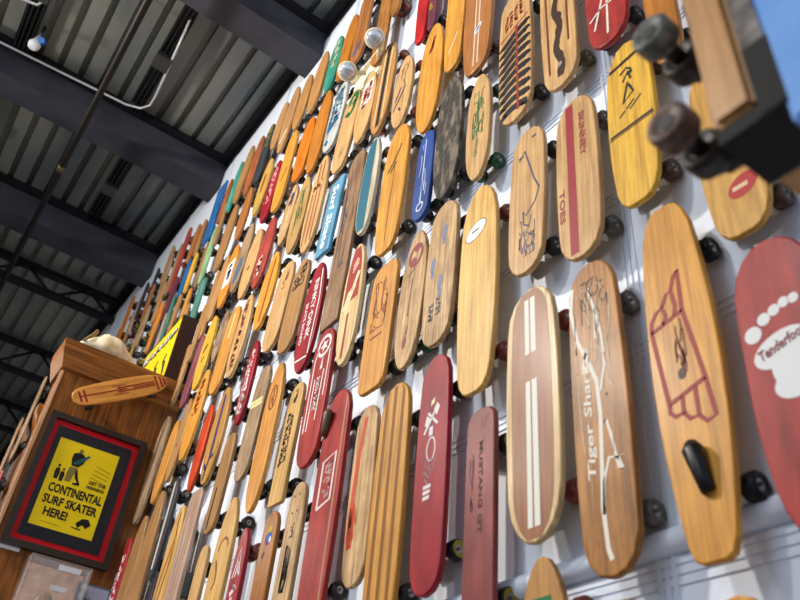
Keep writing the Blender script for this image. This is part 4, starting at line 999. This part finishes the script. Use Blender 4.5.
# cream bag lying on the cabinet
ZCT = 3.846
b1 = bmesh.new(); NU, NV = 34, 14; rows_ = []
for i in range(NU + 1):
    t = i / NU; y = 0.665 - 0.33 * t
    hgt = 0.15 * math.sin(PI * min(1, (t + .06) / 0.62) * .5) * (1 if t < .56 else 1 - .75 * ((t - .56) / .44) ** 1.2) * (1 + .05 * math.sin(t * 21))
    wid = 0.10 * (0.55 + 0.5 * math.sin(PI * min(1, t + .12)))
    row = []
    for j in range(NV + 1):
        a = PI * j / NV; px = -math.cos(a) * wid * (1 + .06 * math.sin(t * 17 + j)); pz = abs(math.sin(a)) ** .8 * hgt * (1 + .05 * math.sin(j * 2.1 + t * 12))
        row.append(b1.verts.new((px, y - 0.5, pz)))
    rows_.append(row)
for i in range(NU):
    for j in range(NV): b1.faces.new((rows_[i][j], rows_[i][j + 1], rows_[i + 1][j + 1], rows_[i + 1][j]))
b1.faces.new(rows_[0]); b1.faces.new(rows_[-1])
for i in range(NU): b1.faces.new((rows_[i][0], rows_[i + 1][0], rows_[i + 1][-1], rows_[i][-1]))
o = empty('canvas_bag', Matrix.Translation((4.10, 0.5, ZCT)))
obj('body', b1, noisy('cream_canvas', 'cdbb92', 'f2e9d2', (18, 18, 18), rough=0.8, bump=0.5), o, smooth=True)
b1 = bmesh.new(); tube(b1, [(-.092, .155, .01), (-.085, .12, .07), (-.05, .10, .125), (.0, .09, .145), (.05, .10, .12)], 0.008, 8); obj('strap', b1, solid('bag_strap', '7a6640', 0.7), o)
b1 = bmesh.new(); tube(b1, [(-.095, .04, .006), (-.09, .02, .06), (-.05, .0, .12), (.0, -.02, .13)], 0.006, 8); obj('seam', b1, solid('bag_seam', 'a08c5c', 0.7), o)
tag(o, 'crumpled cream canvas bag lying on top of the oak cabinet', 'bag')

# boards hung on the cabinet's left side, seen edge-on

for x, z, L, c, la in ((4.98, 3.76, 0.60, 'greytan', 'tan skateboard seen edge-on, hung at the left beside the oak cabinet'),
                       (5.15, 3.15, 0.62, 'fadedred', 'reddish skateboard seen edge-on, lower on the cabinet left side'),
                       (5.32, 3.62, 0.55, 'brown2', 'brown skateboard seen edge-on behind the tan one at the cabinet side')):
    r = board(x, z, L, 0.13, 0, 'round', c, 'dark', [], la, frame=side_frame(x, 0.617, z), group='skateboards on the cabinet side')
    r.scale = (1, 1, 0.62)


# ------------------------------------------------------------------ dark box and blurred board close to the camera

def fore_frame(x, y, z):
    R = Matrix(((0, 0, 1), (1, 0, 0), (0, 1, 0))).to_4x4()
    return Matrix.Translation((x, y, z)) @ R
o = empty('wall_display_box', Matrix.Translation((0.0, 0.63, 2.08)))
b1 = bmesh.new(); bevel_box(b1, -0.30, 0.181, 0.0, 0.03, 0.03, 1.1, 0.004); obj('blue_front', b1, noisy('blue_paint', '4f86cc', '86b0e4', (4, 4, 4), rough=0.5), o)
b1 = bmesh.new(); box(b1, 0.150, 0.205, -0.05, 0.029, 0.062, 0.16); box(b1, 0.150, 0.249, -0.05, 0.028, 0.060, 0.078); obj('shaded_underside', b1, solid('underside_shade_black', '0c0a09', 0.7), o)  # near-black colour stands in for the deep shade under the box
b1 = bmesh.new(); box(b1, 0.181, 0.205, -0.05, 0.028, 0.16, 1.1); obj('grey_lining', b1, noisy('grey_carpet', '5a5450', '9a928c', (30, 30, 30), rough=0.9), o)
b1 = bmesh.new(); box(b1, -0.28, 0.17, -0.628, 0.0, 1.0, 1.08); obj('support_arm', b1, M_DARKMETAL, o)
tag(o, 'blurred blue display box with shade-black underside at the top right corner', 'display box')
o = empty('skateboard', fore_frame(0.206, 0.585, 2.50))
b1 = bmesh.new(); bevel_box(b1, -0.075, 0.075, -0.335, 0.335, 0.0, 0.046, 0.006); obj('deck', b1, deckmat('tan2'), o)
for s, yy in ((0, -0.294), (1, -0.133)):
    t = bpy.data.objects.new('truck', None); COL.objects.link(t); t.parent = o; t.location = (0, yy, 0.046)
    b1 = bmesh.new(); bevel_box(b1, -0.03, 0.03, -0.03, 0.03, 0.0, 0.01, 0.002); tube(b1, [(0, 0, 0.0), (0, 0, 0.035)], 0.018, 12); tube(b1, [(-0.01, 0, 0.040), (0.085, 0, 0.040)], 0.010, 10)
    obj('hanger', b1, M_DARKMETAL, t)
    for q in (-1, 1):
        w = bpy.data.objects.new('wheel', wheel_mesh('grey' if s and q > 0 else ('dark' if q < 0 else 'brownw'))); COL.objects.link(w); w.parent = t; w.location = (0.045 + q * 0.027, 0, 0.040)
tag(o, 'out of focus thick wooden skateboard with dark wheels closest to the camera', 'skateboard')
